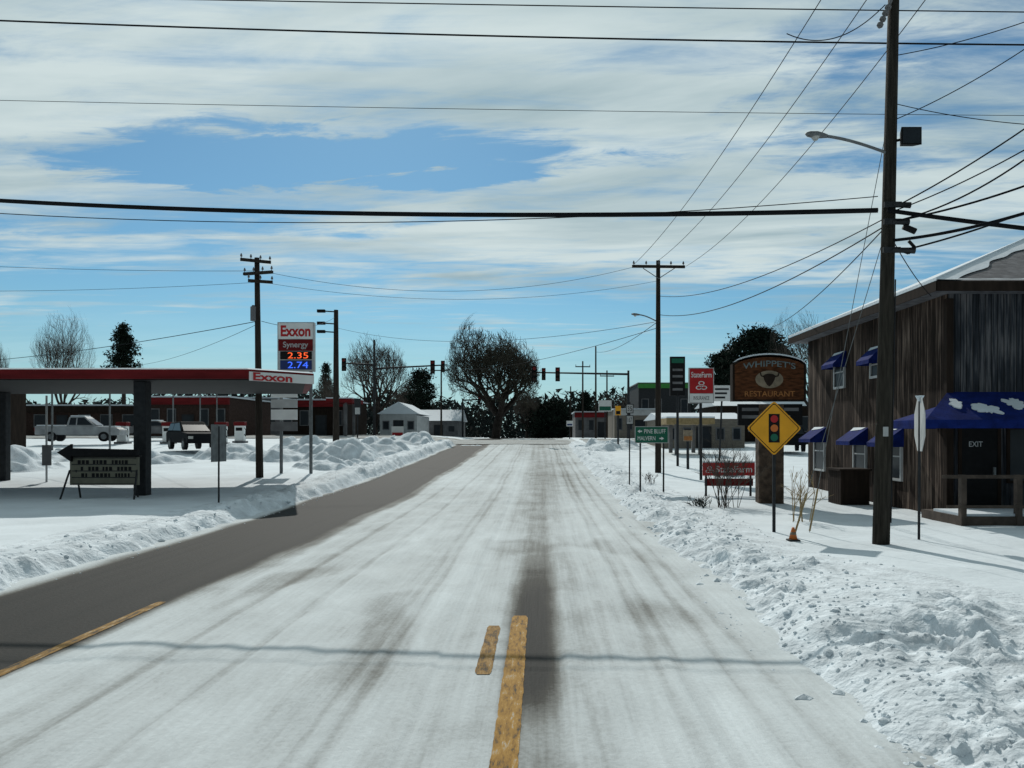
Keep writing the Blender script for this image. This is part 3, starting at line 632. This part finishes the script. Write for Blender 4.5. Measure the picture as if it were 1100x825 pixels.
pbox(291,416,319,427,Y-.2,.08).build('lower_panel','white',o); pbox(291,429,319,438,Y-.2,.08).build('lower_panel','offwhite',o); pbox(291,440,319,451,Y-.2,.08).build('lower_panel','white',o); pbox(291,453,319,463,Y-.2,.08).build('lower_panel','grey',o)
b=at(112,534); Y=b.y-.5; b=atY(112,Y); o=thing('marquee_sign',b,'low portable letter board sign with dark arrow on top in the snow','sign')
q=pbox(75,491,148,521,Y,.12).build('panel','olive',o)
pbox(74,489,149,491,Y-.03,.2).build('top_rail','black',o)
for i in range(5): pbox(77,491.5+i*7.,146,492.4+i*7.,Y-.01,.009).build('rail','dsteel',q)
rr=random.Random(3)
for i in range(3):
    k=MB(); x=82+rr.random()*6
    while x<138:
        w=rr.choice((2.,2.6,3.2)); 
        if rr.random()<.85:
            A=W(x,498.4+i*7.,Y-.008);Bv=W(x+w,494.4+i*7.,Y-.008); k.add([(A.x,A.y,A.z),(Bv.x,A.y,A.z),(Bv.x,A.y,Bv.z),(A.x,A.y,Bv.z)],[(0,1,2,3)])
        x+=w+1.2
    k.build('lettering','black',q)
k=MB()
for ar in([(61,486),(76,477),(76,496)],[(76,481.5),(148,483),(148,489),(76,490)]):
    A=[W(x,y,Y-.15) for x,y in ar]; k.loft([v+Vector((0,.12,0)) for v in A],A)
k.build('arrow','black',o)
for px in(73,80,143,149):
    MB().tube(W(px+(-3 if px in(73,) else 0),533,Y)+Vector((0,-.3 if px in(73,149) else .35,-.15)),W(px+(2 if px<100 else -2),505,Y),.03,.03,6).build('leg','dsteel',o)
b=at(235,541); Y=b.y; o=thing('road_sign',b,'slim grey road sign seen edge on behind the left snow bank','sign')
MB().tube(b-Vector((0,0,.2)),W(235,458,Y),.028,.028,8).build('post','dsteel',o)
c=W(235,476,Y); A=[c+Vector((x*.09,x*.33,z*.55)) for x,z in((-1,-1),(1,-1),(1,1),(-1,1))]; MB().loft([v+Vector((-.005,0,0)) for v in A],[v+Vector((.005,0,0)) for v in A]).build('panel','steel',o)
b=at(50,518); Y=b.y; o=thing('sign_post',b,'thin white post with small plates left of the arrow sign','post')
MB().tube(b-Vector((0,0,.2)),W(50,425,Y),.04,.04,8).build('post','offwhite',o); pbox(45,478,55,500,Y-.08,.02).build('plate','grey',o)

# ---------- generic far buildings
def building(name,label,px0,px1,pyt,Y,dep,wall,roof='flat',fascia=None,nwin=4,snow=True,cat='building',ridge=1.6,door=True,wm='glass'):
    x0=(px0-VX)/F*Y;x1=(px1-VX)/F*Y; zt=W(0,pyt,Y).z; zg=min(gz(x0,Y),gz(x1,Y))-.4
    o=thing(name,((x0+x1)/2,Y,zg),label,cat)
    MB().box((x0,Y,zg),(x1,Y+dep,zt)).build('wall',wall,o)
    if roof=='gable':
        xm=(x0+x1)/2; v=[(x0-.3,zt),(xm,zt+ridge),(x1+.3,zt)]
        MB().loft([(x,Y-.25,z+.15) for x,z in v]+[],[(x,Y+dep+.2,z+.15) for x,z in v]).build('roof','snowcap',o)
        MB().add([(x0,Y-.01,zt),(x1,Y-.01,zt),(xm,Y-.01,zt+ridge-.05)],[(0,1,2)]).build('gable',wall,o)
    elif roof=='side':
        v=[(Y-.4,zt),(Y+dep/2,zt+ridge),(Y+dep+.4,zt)]
        MB().loft([(x0-.3,y,z) for y,z in v],[(x1+.3,y,z) for y,z in v]).build('roof','snowcap',o)
    else:
        MB().box((x0-.15,Y-.15,zt),(x1+.15,Y+dep+.15,zt+.15)).build('roof','snowcap' if snow else 'grey',o)
        if fascia: MB().box((x0-.1,Y-.3,zt-.7),(x1+.1,Y-.01,zt-.02)).build('fascia',fascia,o)
    g=zg+.4; n=nwin; w=(x1-x0)/n; h=zt-g
    for i in range(n):
        xa=x0+w*i+w*.22; xb=x0+w*(i+1)-w*.22
        if door and i==n//2:
            f=MB().box(((xa+xb)/2-.6,Y-.06,g),((xa+xb)/2+.6,Y-.01,g+min(2.2,h*.75))).build('door','dsteel',o); MB().box(((xa+xb)/2-.45,Y-.075,g+.2),((xa+xb)/2+.45,Y-.062,g+min(2.05,h*.7))).build('pane',wm,f)
        else:
            f=MB().box((xa,Y-.06,g+h*.28),(xb,Y-.01,g+h*.72)).build('window','grey',o); MB().box((xa+.1,Y-.075,g+h*.28+.1),(xb-.1,Y-.062,g+h*.72-.1)).build('pane',wm,f)
    return o
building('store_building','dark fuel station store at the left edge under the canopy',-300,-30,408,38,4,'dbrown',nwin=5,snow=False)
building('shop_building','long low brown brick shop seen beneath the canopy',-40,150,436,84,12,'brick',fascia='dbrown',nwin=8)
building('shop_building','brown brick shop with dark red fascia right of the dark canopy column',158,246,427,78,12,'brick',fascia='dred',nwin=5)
building('shop_building','grey workshop with dark doors behind the fuel pumps',240,300,428,95,14,'grey',nwin=4)
building('shop_building','dark low shop with red fascia behind the price sign',300,372,430,84,10,'dbrown',fascia='dred',nwin=4)
building('house','pale gabled shop with snowy roof left of the big bare tree',408,448,446,92,10,'offwhite',roof='gable',nwin=3,ridge=1.4)
building('shop_building','low grey shop with snowy roof beside the pale gabled shop',436,492,452,104,10,'grey',roof='side',nwin=4,ridge=1.6)
building('shop_building','low grey shop beyond the right snow bank',618,664,443,110,10,'grey',fascia='dred',nwin=4)
building('shop_building','tan low shop left of the crossarm pole',660,704,440,95,10,'tan',nwin=4,fascia='offwhite')
building('store_building','dark warehouse with bright green fascia behind the crossarm pole',686,742,412,120,14,'dsteel',fascia='lime',nwin=4,snow=False)
building('shop_building','tan low office behind the red insurance signs',712,800,450,62,9,'tan',roof='side',nwin=5,ridge=.6)
building('shop_building','dark low building behind the carved wooden sign',770,880,436,75,9,'dbrown',nwin=4,roof='side',ridge=1.)
def canopy2(px0,px1,py,Y,d,m,label,th=.4):
    x0=(px0-VX)/F*Y;x1=(px1-VX)/F*Y; z=W(0,py,Y).z; o=thing('forecourt_canopy',((x0+x1)/2,Y,0),label,'canopy')
    MB().box((x0,Y,z-th),(x1,Y+d,z)).build('roof',m,o); MB().box((x0,Y,z),(x1,Y+d,z+.1)).build('roof_snow','snowcap',o)
    for x in(x0+.8,x1-.8):
        for y in(Y+.8,Y+d-.8): MB().box((x-.12,y-.12,gz(x,y)-.3),(x+.12,y+.12,z-th)).build('column','grey',o)
canopy2(716,768,449,52,4,'straw','small mustard forecourt canopy behind the green direction sign')
canopy2(350,378,428,78,5,'dred','small red forecourt canopy beside the floodlight pole')
def ssign(px,py0,py1,w,Y,m,label,tm='white'):
    b=atY(px,Y); o=thing('roadside_sign',b,label,'sign')
    MB().tube(b-Vector((0,0,.3)),W(px,py1,Y)+Vector((0,.06,0)),.07,.07,6).build('post','dsteel',o)
    q=pbox(px-w/2,py0,px+w/2,py1,Y,.05).build('panel',m,o)
    pbox(px-w/2+.8,py0+(py1-py0)*.55,px+w/2-.8,py1-1,Y-.01,.008).build('stripe',tm,q)
ssign(427,458,470,13,80,'white','white banner sign with red stripe before the pale gabled shop',tm='red')
ssign(650,430,442,14,88,'white','white board sign above the far low shops',tm='green')
ssign(612,452,458,7,100,'white','tiny white sign at the far right of the crest',tm='navy')
ssign(384,428,446,7,74,'dsteel','slim dark sign beside the left signal mast',tm='offwhite')
ssign(739,462,474,10,40,'cream','small cream notice sign in front of the tan office',tm='rust')
ssign(664,436,446,6,60,'yellow','little yellow square sign left of the route markers',tm='black')

# ---------- traffic signals
def head(c,par,s=1.):
    c=Vector(c); h=MB().box(c+Vector((-.18*s,-.12,-.55*s)),c+Vector((.18*s,.12,.55*s))).build('signal_head','black',par,bevel=.03)
    for dz,m in((.36,'lens_red'),(0,'lens_dark'),(-.36,'lens_dark')):
        MB().tube(c+Vector((0,-.13,dz*s)),c+Vector((0,-.15,dz*s)),.12*s,.12*s,12).build('lens',m,h)
        k=MB(); n=8
        for i in range(n):
            a0=math.pi*i/n; a1=math.pi*(i+1)/n
            p=lambda a,y:c+Vector((.14*s*math.cos(a),y,dz*s+.14*s*math.sin(a)))
            k.add([p(a0,-.12),p(a1,-.12),p(a1,-.36),p(a0,-.36)],[(0,1,2,3)])
        k.build('visor','black',h)
def mast(px,Y,pyarm,pyend,pxend,heads,label,pyt):
    b=atY(px,Y); o=thing('traffic_signal',b,label,'traffic light')
    MB().tube(b-Vector((0,0,.3)),W(px,pyt,Y),.14,.1,12).build('pole','dsteel',o,True)
    MB().tube(W(px,pyarm,Y),W(pxend,pyend,Y),.10,.06,8).build('mast_arm','dsteel',o,True)
    for hx,s in heads:
        t=(hx-px)/(pxend-px); ay=pyarm+(pyend-pyarm)*t
        c=W(hx,ay,Y)-Vector((0,.18,.15)); head(c,o,s)
    return o
mast(402,76,396,392,480,((465,1.15),(476,1.)),'dark signal mast left of the junction with long arm over the road',365)
mast(402,77.5,392,390,368,((370,1.15),),'signal arm reaching left over the side street',392)
mast(675,72,402,400,570,((574,1.35),(599,1.15),(584,1.)),'dark signal mast right of the junction with arm toward road centre',398)
mast(497,104,430,429,520,((515,1.),),'small far signal mast below the big bare tree',428)

# ---------- cars
def car(name,label,loc,rot,kind,body,snow=True):
    o=thing(name,(0,0,0),label,'car' if kind!='pickup' else 'pickup truck')
    if kind=='pickup': L=5.6;prof=[(-2.8,.5),(-2.8,1.12),(-.75,1.14),(1.1,1.14),(2.6,1.02),(2.8,.85),(2.8,.45)]; cab=[(-.75,1.14),(-.6,1.8),(.45,1.82),(1.2,1.14)]
    elif kind=='suv': L=4.7;prof=[(-2.3,.45),(-2.35,1.05),(-2.2,1.15),(1.0,1.12),(2.2,1.0),(2.35,.8),(2.3,.4)]; cab=[(-2.2,1.15),(-1.95,1.72),(.1,1.76),(1.05,1.12)]
    else: L=4.6;prof=[(-2.3,.4),(-2.3,.95),(1.0,.98),(2.1,.85),(2.3,.7),(2.3,.35)]; cab=[(-1.9,.95),(-1.2,1.42),(.1,1.44),(1.05,.98)]
    hw=.92
    MB().loft([(x,-hw,z) for x,z in prof],[(x,hw,z) for x,z in prof]).build('body',body,o,bevel=.07)
    MB().loft([(x,-hw*(.97 if i in(0,len(cab)-1) else .78),z) for i,(x,z) in enumerate(cab)],[(x,hw*(.97 if i in(0,len(cab)-1) else .78),z) for i,(x,z) in enumerate(cab)]).build('cabin',body,o,bevel=.05)
    (xa,za),(xb,zb_),(xc,zc),(xd,zd)=cab
    for s in(-1,1):
        lo=lambda x,z:(x,s*(hw*.97+.012-(hw*.19)*((z-za)/(zb_-za))),z)
        pts=[(xa+.18,za+.06),(xb+.1,zb_-.08),(xc-.05,zc-.08),(xd-.22,zd+.06)]
        xm=(xb+xc)/2
        MB().add([lo(*pts[0]),lo(*pts[1]),lo(xm-.04,zb_-.08),lo(xm-.04,za+.06)],[(0,1,2,3)]).build('side_window','glass',o)
        MB().add([lo(xm+.04,za+.06),lo(xm+.04,zb_-.08),lo(*pts[2]),lo(*pts[3])],[(0,1,2,3)]).build('side_window','glass',o)
    def wsc(x0_,z0_,x1_,z1_,dx):
        MB().add([(x0_+dx,-hw*.85,z0_+.05),(x0_+dx,hw*.85,z0_+.05),(x1_+dx,hw*.72,z1_-.06),(x1_+dx,-hw*.72,z1_-.06)],[(0,1,2,3)]).build('windscreen','glass',o)
    wsc(xd-.02,zd,xc,zc,.05); wsc(xa,za,xb,zb_,-.04)
    for x in(-L*.31,L*.31):
        for s in(-1,1):
            w=MB().tube((x,s*.72,.36),(x,s*.94,.36),.36,.36,20).build('wheel','black',o); MB().tube((x,s*.941,.36),(x,s*.955,.36),.2,.2,12).build('rim','steel',w)
    for s in(-1,1):
        MB().box((L/2-.02,s*.75-.14,.68),(L/2+.02,s*.75+.14,.84)).build('headlight','lamp',o); MB().box((-L/2-.03,s*.78-.1,.75),(-L/2+.02,s*.78+.1,1.0)).build('taillight','lens_red',o)
    if snow:
        MB().box((xb+.05,-.66,zb_+.0),(xc-.05,.66,zb_+.09)).build('roof_snow','snowcap',o,bevel=.04)
        MB().box((xd+.1,-.75,prof[3][1]-.08 if kind!='pickup' else 1.06),(L/2-.35,.75,prof[3][1]+.02 if kind!='pickup' else 1.14)).build('bonnet_snow','snowcap',o,bevel=.04)
        if kind=='pickup': MB().box((-2.72,-.8,1.12),(-.85,.8,1.2)).build('bed_snow','snowcap',o,bevel=.04)
    o.location=loc; o.rotation_euler=(0,0,rot); return o
p=atY(88,58); car('pickup_truck','pale grey pickup truck dusted with snow parked beyond the arrow sign',p+Vector((0,0,.25)),R(12),'pickup','silver')
p=atY(206,50); car('parked_car','black SUV parked under the canopy left of the utility pole',p+Vector((0,0,.15)),R(-50),'suv','paint',False)
p=atY(172,66); car('parked_car','snow covered pale car behind the dark canopy column',p+Vector((0,0,.2)),R(5),'sedan','grey')
p=atY(846,55); car('parked_car','black car half hidden behind the carved wooden sign post',p+Vector((0,0,.1)),R(80),'suv','paint',False)

# ---------- trees
def bare_tree(loc,h,w,seed,label,levels=7,kids=3,spread=.62,tw='twig',r0=None,trunk_frac=.22,up=.22,minr=.02,base=.12):
    rn=random.Random(seed); T=MB(); Cn=MB(); r0=r0 or h*.02
    def rec(p,d,l,r,lv):
        d2=(d+Vector((rn.uniform(-.15,.15),rn.uniform(-.15,.15),rn.uniform(0,.1)))).normalized()
        m=p+d*l*.5; e=m+d2*l*.5; tgt=T if lv<3 else Cn; n=7 if lv<2 else (5 if lv<3 else 3)
        tgt.tube(p,m,r,r*.85,n,False); tgt.tube(m,e,r*.85,r*.68,n,False)
        if lv>=levels: return
        kk=kids+(2 if lv==0 else 0)
        for i in range(kk):
            a=2*math.pi*(i+rn.random()*.6)/kk; s=spread*rn.uniform(.5,1.35)*(1.35 if lv==0 else 1)
            if lv==0 and i==0: s*=.25
            o_=d2.orthogonal().normalized(); o2=d2.cross(o_)
            nd=(d2+(o_*math.cos(a)+o2*math.sin(a))*s+Vector((0,0,up))).normalized()
            st=e if (i<2 or lv==0) else m
            rec(st,nd,l*rn.uniform(.62,.9)*(1.0 if lv else 1.25),max(minr*.5,r*.58),lv+1)
    rec(Vector((0,0,0)),Vector((0,0,1)),h*trunk_frac,r0,0)
    al=T.v+Cn.v; zs_=sorted(v.z for v in al); zm=zs_[-1]
    cx=sum(v.x for v in Cn.v)/len(Cn.v); cy=sum(v.y for v in Cn.v)/len(Cn.v)
    rs=sorted(math.hypot(v.x-cx,v.y-cy) for v in Cn.v); rq=rs[int(len(rs)*.72)]; Rw=w/2
    def warp(v):
        t=v.z/zm; kx=ss(0,.35,t); x=v.x-cx*kx; y=v.y-cy*kx; r=math.hypot(x,y)+1e-6
        tt=max(0.,min(1.,(t-base)/(1-base))); env=max(.34,math.sqrt(max(0.,1-((tt-.42)/.62)**2)))
        an=math.atan2(y,x); lump=1+.16*noise.noise(Vector((math.cos(an)*1.6,math.sin(an)*1.6,t*4+seed)))
        lim=Rw*env*lump*1.06; rr=lim*math.tanh(r/rq*Rw*.95/lim)*1.08
        f=rr/r
        if t<base+.1: g=ss(base-.05,base+.1,t); f=f*g+(Rw/rq*.7)*(1-g)
        return Vector((x*f,y*f,v.z*h/zm))+Vector(loc)
    T.v=[warp(v) for v in T.v]; Cn.v=[warp(v) for v in Cn.v]
    o=thing('tree',loc,label,'tree'); T.build('trunk','bark',o,True); Cn.build('crown',tw,o); return o
def ptree(px,pyt,wpx,Y,seed,label,**k):
    b=atY(px,Y)-Vector((0,0,.2)); h=W(0,pyt,Y).z-b.z; return bare_tree(b,h,wpx*Y/F,seed,label,**k)
ptree(532,334,110,112,4,'largest spreading bare tree at the left side of the road crest',levels=8,tw='twig2',trunk_frac=.10,up=.06,spread=.76,minr=.03,base=.06)
ptree(403,354,78,95,9,'bare rounded tree behind the floodlight pole',levels=7,minr=.022,trunk_frac=.15,up=.12)
ptree(68,325,58,120,12,'tall bare tree above the canopy near the left edge',levels=7,minr=.026,trunk_frac=.18,up=.16)
ptree(-6,342,36,120,15,'bare tree cut by the left edge',levels=7,minr=.02,trunk_frac=.18)
ptree(866,323,78,70,21,'bare tree rising behind the board-sided building',levels=7,minr=.018,trunk_frac=.18,up=.14)
ptree(352,398,34,120,24,'small bare tree right of the price sign',levels=6,minr=.03,trunk_frac=.14)
ptree(665,415,40,150,31,'small bare tree beyond the right far shops',levels=6,minr=.04,trunk_frac=.14)
ptree(566,414,34,150,35,'small bare tree just right of the largest bare tree',levels=7,minr=.03,trunk_frac=.12)
ptree(440,400,40,140,37,'small bare tree left of the largest bare tree',levels=7,minr=.03,trunk_frac=.12)
def evergreen(px,pyt,wpx,Y,seed,label,shape='round',bot=.25,n=420):
    rn=random.Random(seed); b=atY(px,Y)-Vector((0,0,.2)); h=W(0,pyt,Y).z-b.z; w=wpx*Y/F/2
    o=thing('pine_tree' if shape!='round' else 'evergreen_tree',b,label,'tree')
    MB().tube(b,b+Vector((0,0,h*.92)),h*.025,h*.006,8).build('trunk','bark',o)
    k=MB()
    for i in range(n):
        t=rn.random(); 
        if shape=='round': rr=math.sqrt(max(0,1-(2*t-1)**2))*(.8+.25*rn.random())
        elif shape=='pine': rr=(1-t)**.6*(.55+.6*rn.random()); 
        z=h*(bot+(1-bot)*t); an=rn.random()*6.283; r=w*rr*(rn.random()**.45)
        if shape=='pine' and nz(an*1.5,t*7.,seed)>.22: continue
        c=b+Vector((r*math.cos(an),r*math.sin(an),z*(1-.04*rn.random()))); cs=w*.13*rn.uniform(.6,1.3)
        for j in range(30):
            q=c+Vector((rn.gauss(0,cs),rn.gauss(0,cs),rn.gauss(0,cs*.6))); s=.17*w**.5*rn.uniform(.6,1.3)
            u=Vector((rn.uniform(-1,1),rn.uniform(-1,1),rn.uniform(-1,1)))*s; v=Vector((rn.uniform(-1,1),rn.uniform(-1,1),rn.uniform(-1,1)))*s
            k.add([q,q+u,q+v],[(0,1,2)])
    k.build('crown','needle',o)
evergreen(133,349,44,105,41,'dark ragged pine beside the tall bare tree on the left','pine',.45,330)
evergreen(815,355,78,85,43,'dark rounded evergreen behind the carved wooden sign','round',.3,640)
evergreen(778,378,50,90,44,'smaller evergreen left of the dark rounded evergreen','round',.3,340)
evergreen(452,396,36,125,46,'dark evergreen between the bare rounded tree and largest tree','round',.2,320)
evergreen(593,432,56,150,47,'broad dark evergreen behind the far signals right of the road','round',.0,480)
evergreen(628,422,34,155,48,'dark evergreen behind the tallest distant pole','pine',.0,360)
evergreen(350,390,26,140,49,'dark evergreen far behind the red fascia shop','pine',.2,260)
k=MB(); rn=random.Random(5)
for i in range(56000):
    px=rn.uniform(-200,1300); Y=rn.uniform(190,240); X=(px-VX)/F*Y
    hmax=(10+5*nz(X*.02,3.)+3*nz(X*.09,7.)+2*nz(X*.3,9.)); z=gz(X,Y)+hmax*1.15*rn.random(); s=rn.uniform(.7,1.6)
    q=Vector((X,Y,z)); u=Vector((rn.uniform(-1,1),rn.uniform(-1,1),rn.uniform(-1,1)))*s; v=Vector((rn.uniform(-1,1),rn.uniform(-1,1),rn.uniform(-1,1)))*s
    k.add([q,q+u,q+v],[(0,1,2)])
o=k.build('distant_woods','woods'); o['kind']='stuff'; tag(o,'dark far-off woods along the horizon','woods')
def shrub(px,py,pyt,wpx,seed,label,n=16,m='twig',lv=3):
    b=at(px,py); rn=random.Random(seed); Y=b.y; h=W(0,pyt,Y).z-b.z; w=wpx*Y/F/2; k=MB()
    def rec(p,d,l,r,q):
        e=p+d*l; k.tube(p,e,r,r*.7,4,False)
        if q<=0: return
        for i in range(3):
            nd=(d+Vector((rn.gauss(0,.4),rn.gauss(0,.4),rn.gauss(0.1,.25)))).normalized(); rec(p.lerp(e,rn.uniform(.5,1)),nd,l*rn.uniform(.45,.75),r*.65,q-1)
    for i in range(n):
        a=rn.random()*6.28; s=rn.random(); d=Vector((math.cos(a)*s*w/h*1.4,math.sin(a)*s*w/h*1.4,1)).normalized(); rec(b+Vector((rn.gauss(0,.12),rn.gauss(0,.12),-.05)),d,h*rn.uniform(.35,.6),.011,lv)
    return tag(k.build('shrub',m),label,'shrub')
shrub(778,545,470,70,3,'wide bare twiggy shrub in front of the low red insurance sign',22)
shrub(752,545,528,34,5,'low dark tuft at the foot of the bare shrub',26,'needle',2)
shrub(858,560,500,22,8,'dry straw-coloured stalks beside the carved sign post',9,'straw',2)
shrub(700,520,505,14,9,'small dry weeds below the crossarm pole',10,'twig',2)

# ---------- light, sky, camera
el,az=38.,-11.
sun=bpy.data.lights.new('sun','SUN'); sun.energy=2.8; sun.angle=R(.6); sun.color=(1,.965,.89)
so=bpy.data.objects.new('sun',sun); C.objects.link(so)
dv=Vector((math.sin(R(az))*math.cos(R(el)),math.cos(R(az))*math.cos(R(el)),math.sin(R(el))))
so.rotation_euler=dv.to_track_quat('Z','Y').to_euler()
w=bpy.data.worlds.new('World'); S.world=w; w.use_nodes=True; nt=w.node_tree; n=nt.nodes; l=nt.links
bg=n['Background']; sky=n.new('ShaderNodeTexSky'); sky.sky_type='NISHITA'; sky.sun_disc=False; sky.sun_elevation=R(el); sky.sun_rotation=R(az%360); sky.altitude=50; sky.air_density=1.; sky.dust_density=.3; sky.ozone_density=1.8
tc=n.new('ShaderNodeTexCoord'); sp=n.new('ShaderNodeSeparateXYZ'); l.new(tc.outputs['Generated'],sp.inputs[0])
def MA(op,a,b=None,c=None):
    q=n.new('ShaderNodeMath'); q.operation=op
    for i,v in enumerate((a,b,c)):
        if v is None: continue
        if isinstance(v,(int,float)): q.inputs[i].default_value=v
        else: l.new(v,q.inputs[i])
    return q.outputs[0]
def SM(v,a,b,lo=0.,hi=1.):
    q=n.new('ShaderNodeMapRange'); q.interpolation_type='SMOOTHSTEP'; l.new(v,q.inputs[0]); q.inputs[1].default_value=a;q.inputs[2].default_value=b;q.inputs[3].default_value=lo;q.inputs[4].default_value=hi; return q.outputs[0]
zc=MA('MAXIMUM',sp.outputs[2],.02); zs=MA('ADD',zc,.03)
u=MA('DIVIDE',sp.outputs[0],zs); v=MA('DIVIDE',sp.outputs[1],zs)
def NO(su,sv,ou,ov,sc,det,ro=.55,dist=0.,sk=0.):
    cb=n.new('ShaderNodeCombineXYZ'); l.new(MA('MULTIPLY_ADD',u,su,ou),cb.inputs[0]); vv=MA('MULTIPLY_ADD',v,sv,ov)
    if sk: vv=MA('ADD',vv,MA('MULTIPLY',u,sk))
    l.new(vv,cb.inputs[1])
    q=n.new('ShaderNodeTexNoise'); q.inputs['Scale'].default_value=sc; q.inputs['Detail'].default_value=det; q.inputs['Roughness'].default_value=ro; q.inputs['Distortion'].default_value=dist; l.new(cb.outputs[0],q.inputs['Vector']); return q.outputs[0]
big=NO(.55,.95,3.1,1.3,.9,4,.5); fine=NO(.8,2.0,7.,2.,2.6,10,.62,.5,.25); wisp=NO(.30,2.0,1.,9.,2.0,10,.66,.9,-.18); edge=NO(1.2,2.4,4.,6.,2.0,8,.65,.6,.3)
m0=MA('ADD',MA('MULTIPLY',big,.65),MA('MULTIPLY',fine,.50))
m0=MA('ADD',m0,MA('MULTIPLY',wisp,.42))
bias=SM(sp.outputs[2],.16,.29,-.17,.10)
m0=MA('ADD',m0,bias)
uj=MA('ADD',u,MA('MULTIPLY_ADD',edge,1.6,-.8)); vj=MA('ADD',v,MA('MULTIPLY_ADD',fine,.9,-.45))
def gap(cu,cv,ru,rv,amt):
    a=MA('DIVIDE',MA('SUBTRACT',uj,cu),ru); b=MA('DIVIDE',MA('SUBTRACT',vj,cv),rv)
    d=MA('ADD',MA('MULTIPLY',a,a),MA('MULTIPLY',b,b)); return MA('MULTIPLY',SM(d,0.,2.0,1.,0.),amt)
m0=MA('SUBTRACT',m0,gap(-.72,2.62,.80,.22,.38)); m0=MA('SUBTRACT',m0,gap(1.3,2.15,.6,.55,.24)); m0=MA('SUBTRACT',m0,gap(-1.4,3.3,.7,.3,.14)); m0=MA('ADD',m0,gap(-.2,3.5,1.3,.25,.12)); m0=MA('ADD',m0,gap(.6,4.6,1.6,.5,.08))
mask=SM(m0,.58,.90)
mask=MA('MAXIMUM',mask,SM(sp.outputs[2],.0,.17,.65,0.))
sh=NO(.5,1.3,2.,5.,1.2,6,.55,.4,.2)
cr=n.new('ShaderNodeValToRGB'); cr.color_ramp.elements[0].position=.34; cr.color_ramp.elements[0].color=(.36,.49,.54,1); cr.color_ramp.elements[1].position=.60; cr.color_ramp.elements[1].color=(.66,.77,.78,1); l.new(sh,cr.inputs[0])
hz=SM(sp.outputs[2],.02,.16,1.,0.)
hm=n.new('ShaderNodeMix'); hm.data_type='RGBA'; l.new(hz,hm.inputs['Factor']); l.new(cr.outputs[0],hm.inputs[6]); hm.inputs[7].default_value=(.42,.63,.73,1)
skm=n.new('ShaderNodeVectorMath'); skm.operation='MULTIPLY'; skm.inputs[1].default_value=(.043,.070,.078); l.new(sky.outputs[0],skm.inputs[0])
mx=n.new('ShaderNodeMix'); mx.data_type='RGBA'; l.new(mask,mx.inputs['Factor']); l.new(skm.outputs[0],mx.inputs[6]); l.new(hm.outputs[2],mx.inputs[7])
# added dimming of the sky behind the camera, keeps camera-facing facades dark
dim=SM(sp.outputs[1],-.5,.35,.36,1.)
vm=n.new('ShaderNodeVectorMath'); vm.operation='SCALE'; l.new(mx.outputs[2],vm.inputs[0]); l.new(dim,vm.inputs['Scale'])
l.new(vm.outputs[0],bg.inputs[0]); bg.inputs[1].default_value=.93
cd=bpy.data.cameras.new('camera'); co=bpy.data.objects.new('camera',cd); C.objects.link(co); S.camera=co
co.location=(0,0,H); co.rotation_euler=(R(90),0,0); cd.sensor_width=36; cd.lens=F/1100*36
cd.shift_x=-(VX-550)/1100; cd.shift_y=(VY-412.5)/1100; cd.clip_start=.1; cd.clip_end=6000
S.view_settings.view_transform='Standard'; S.view_settings.look='None'; S.view_settings.exposure=0
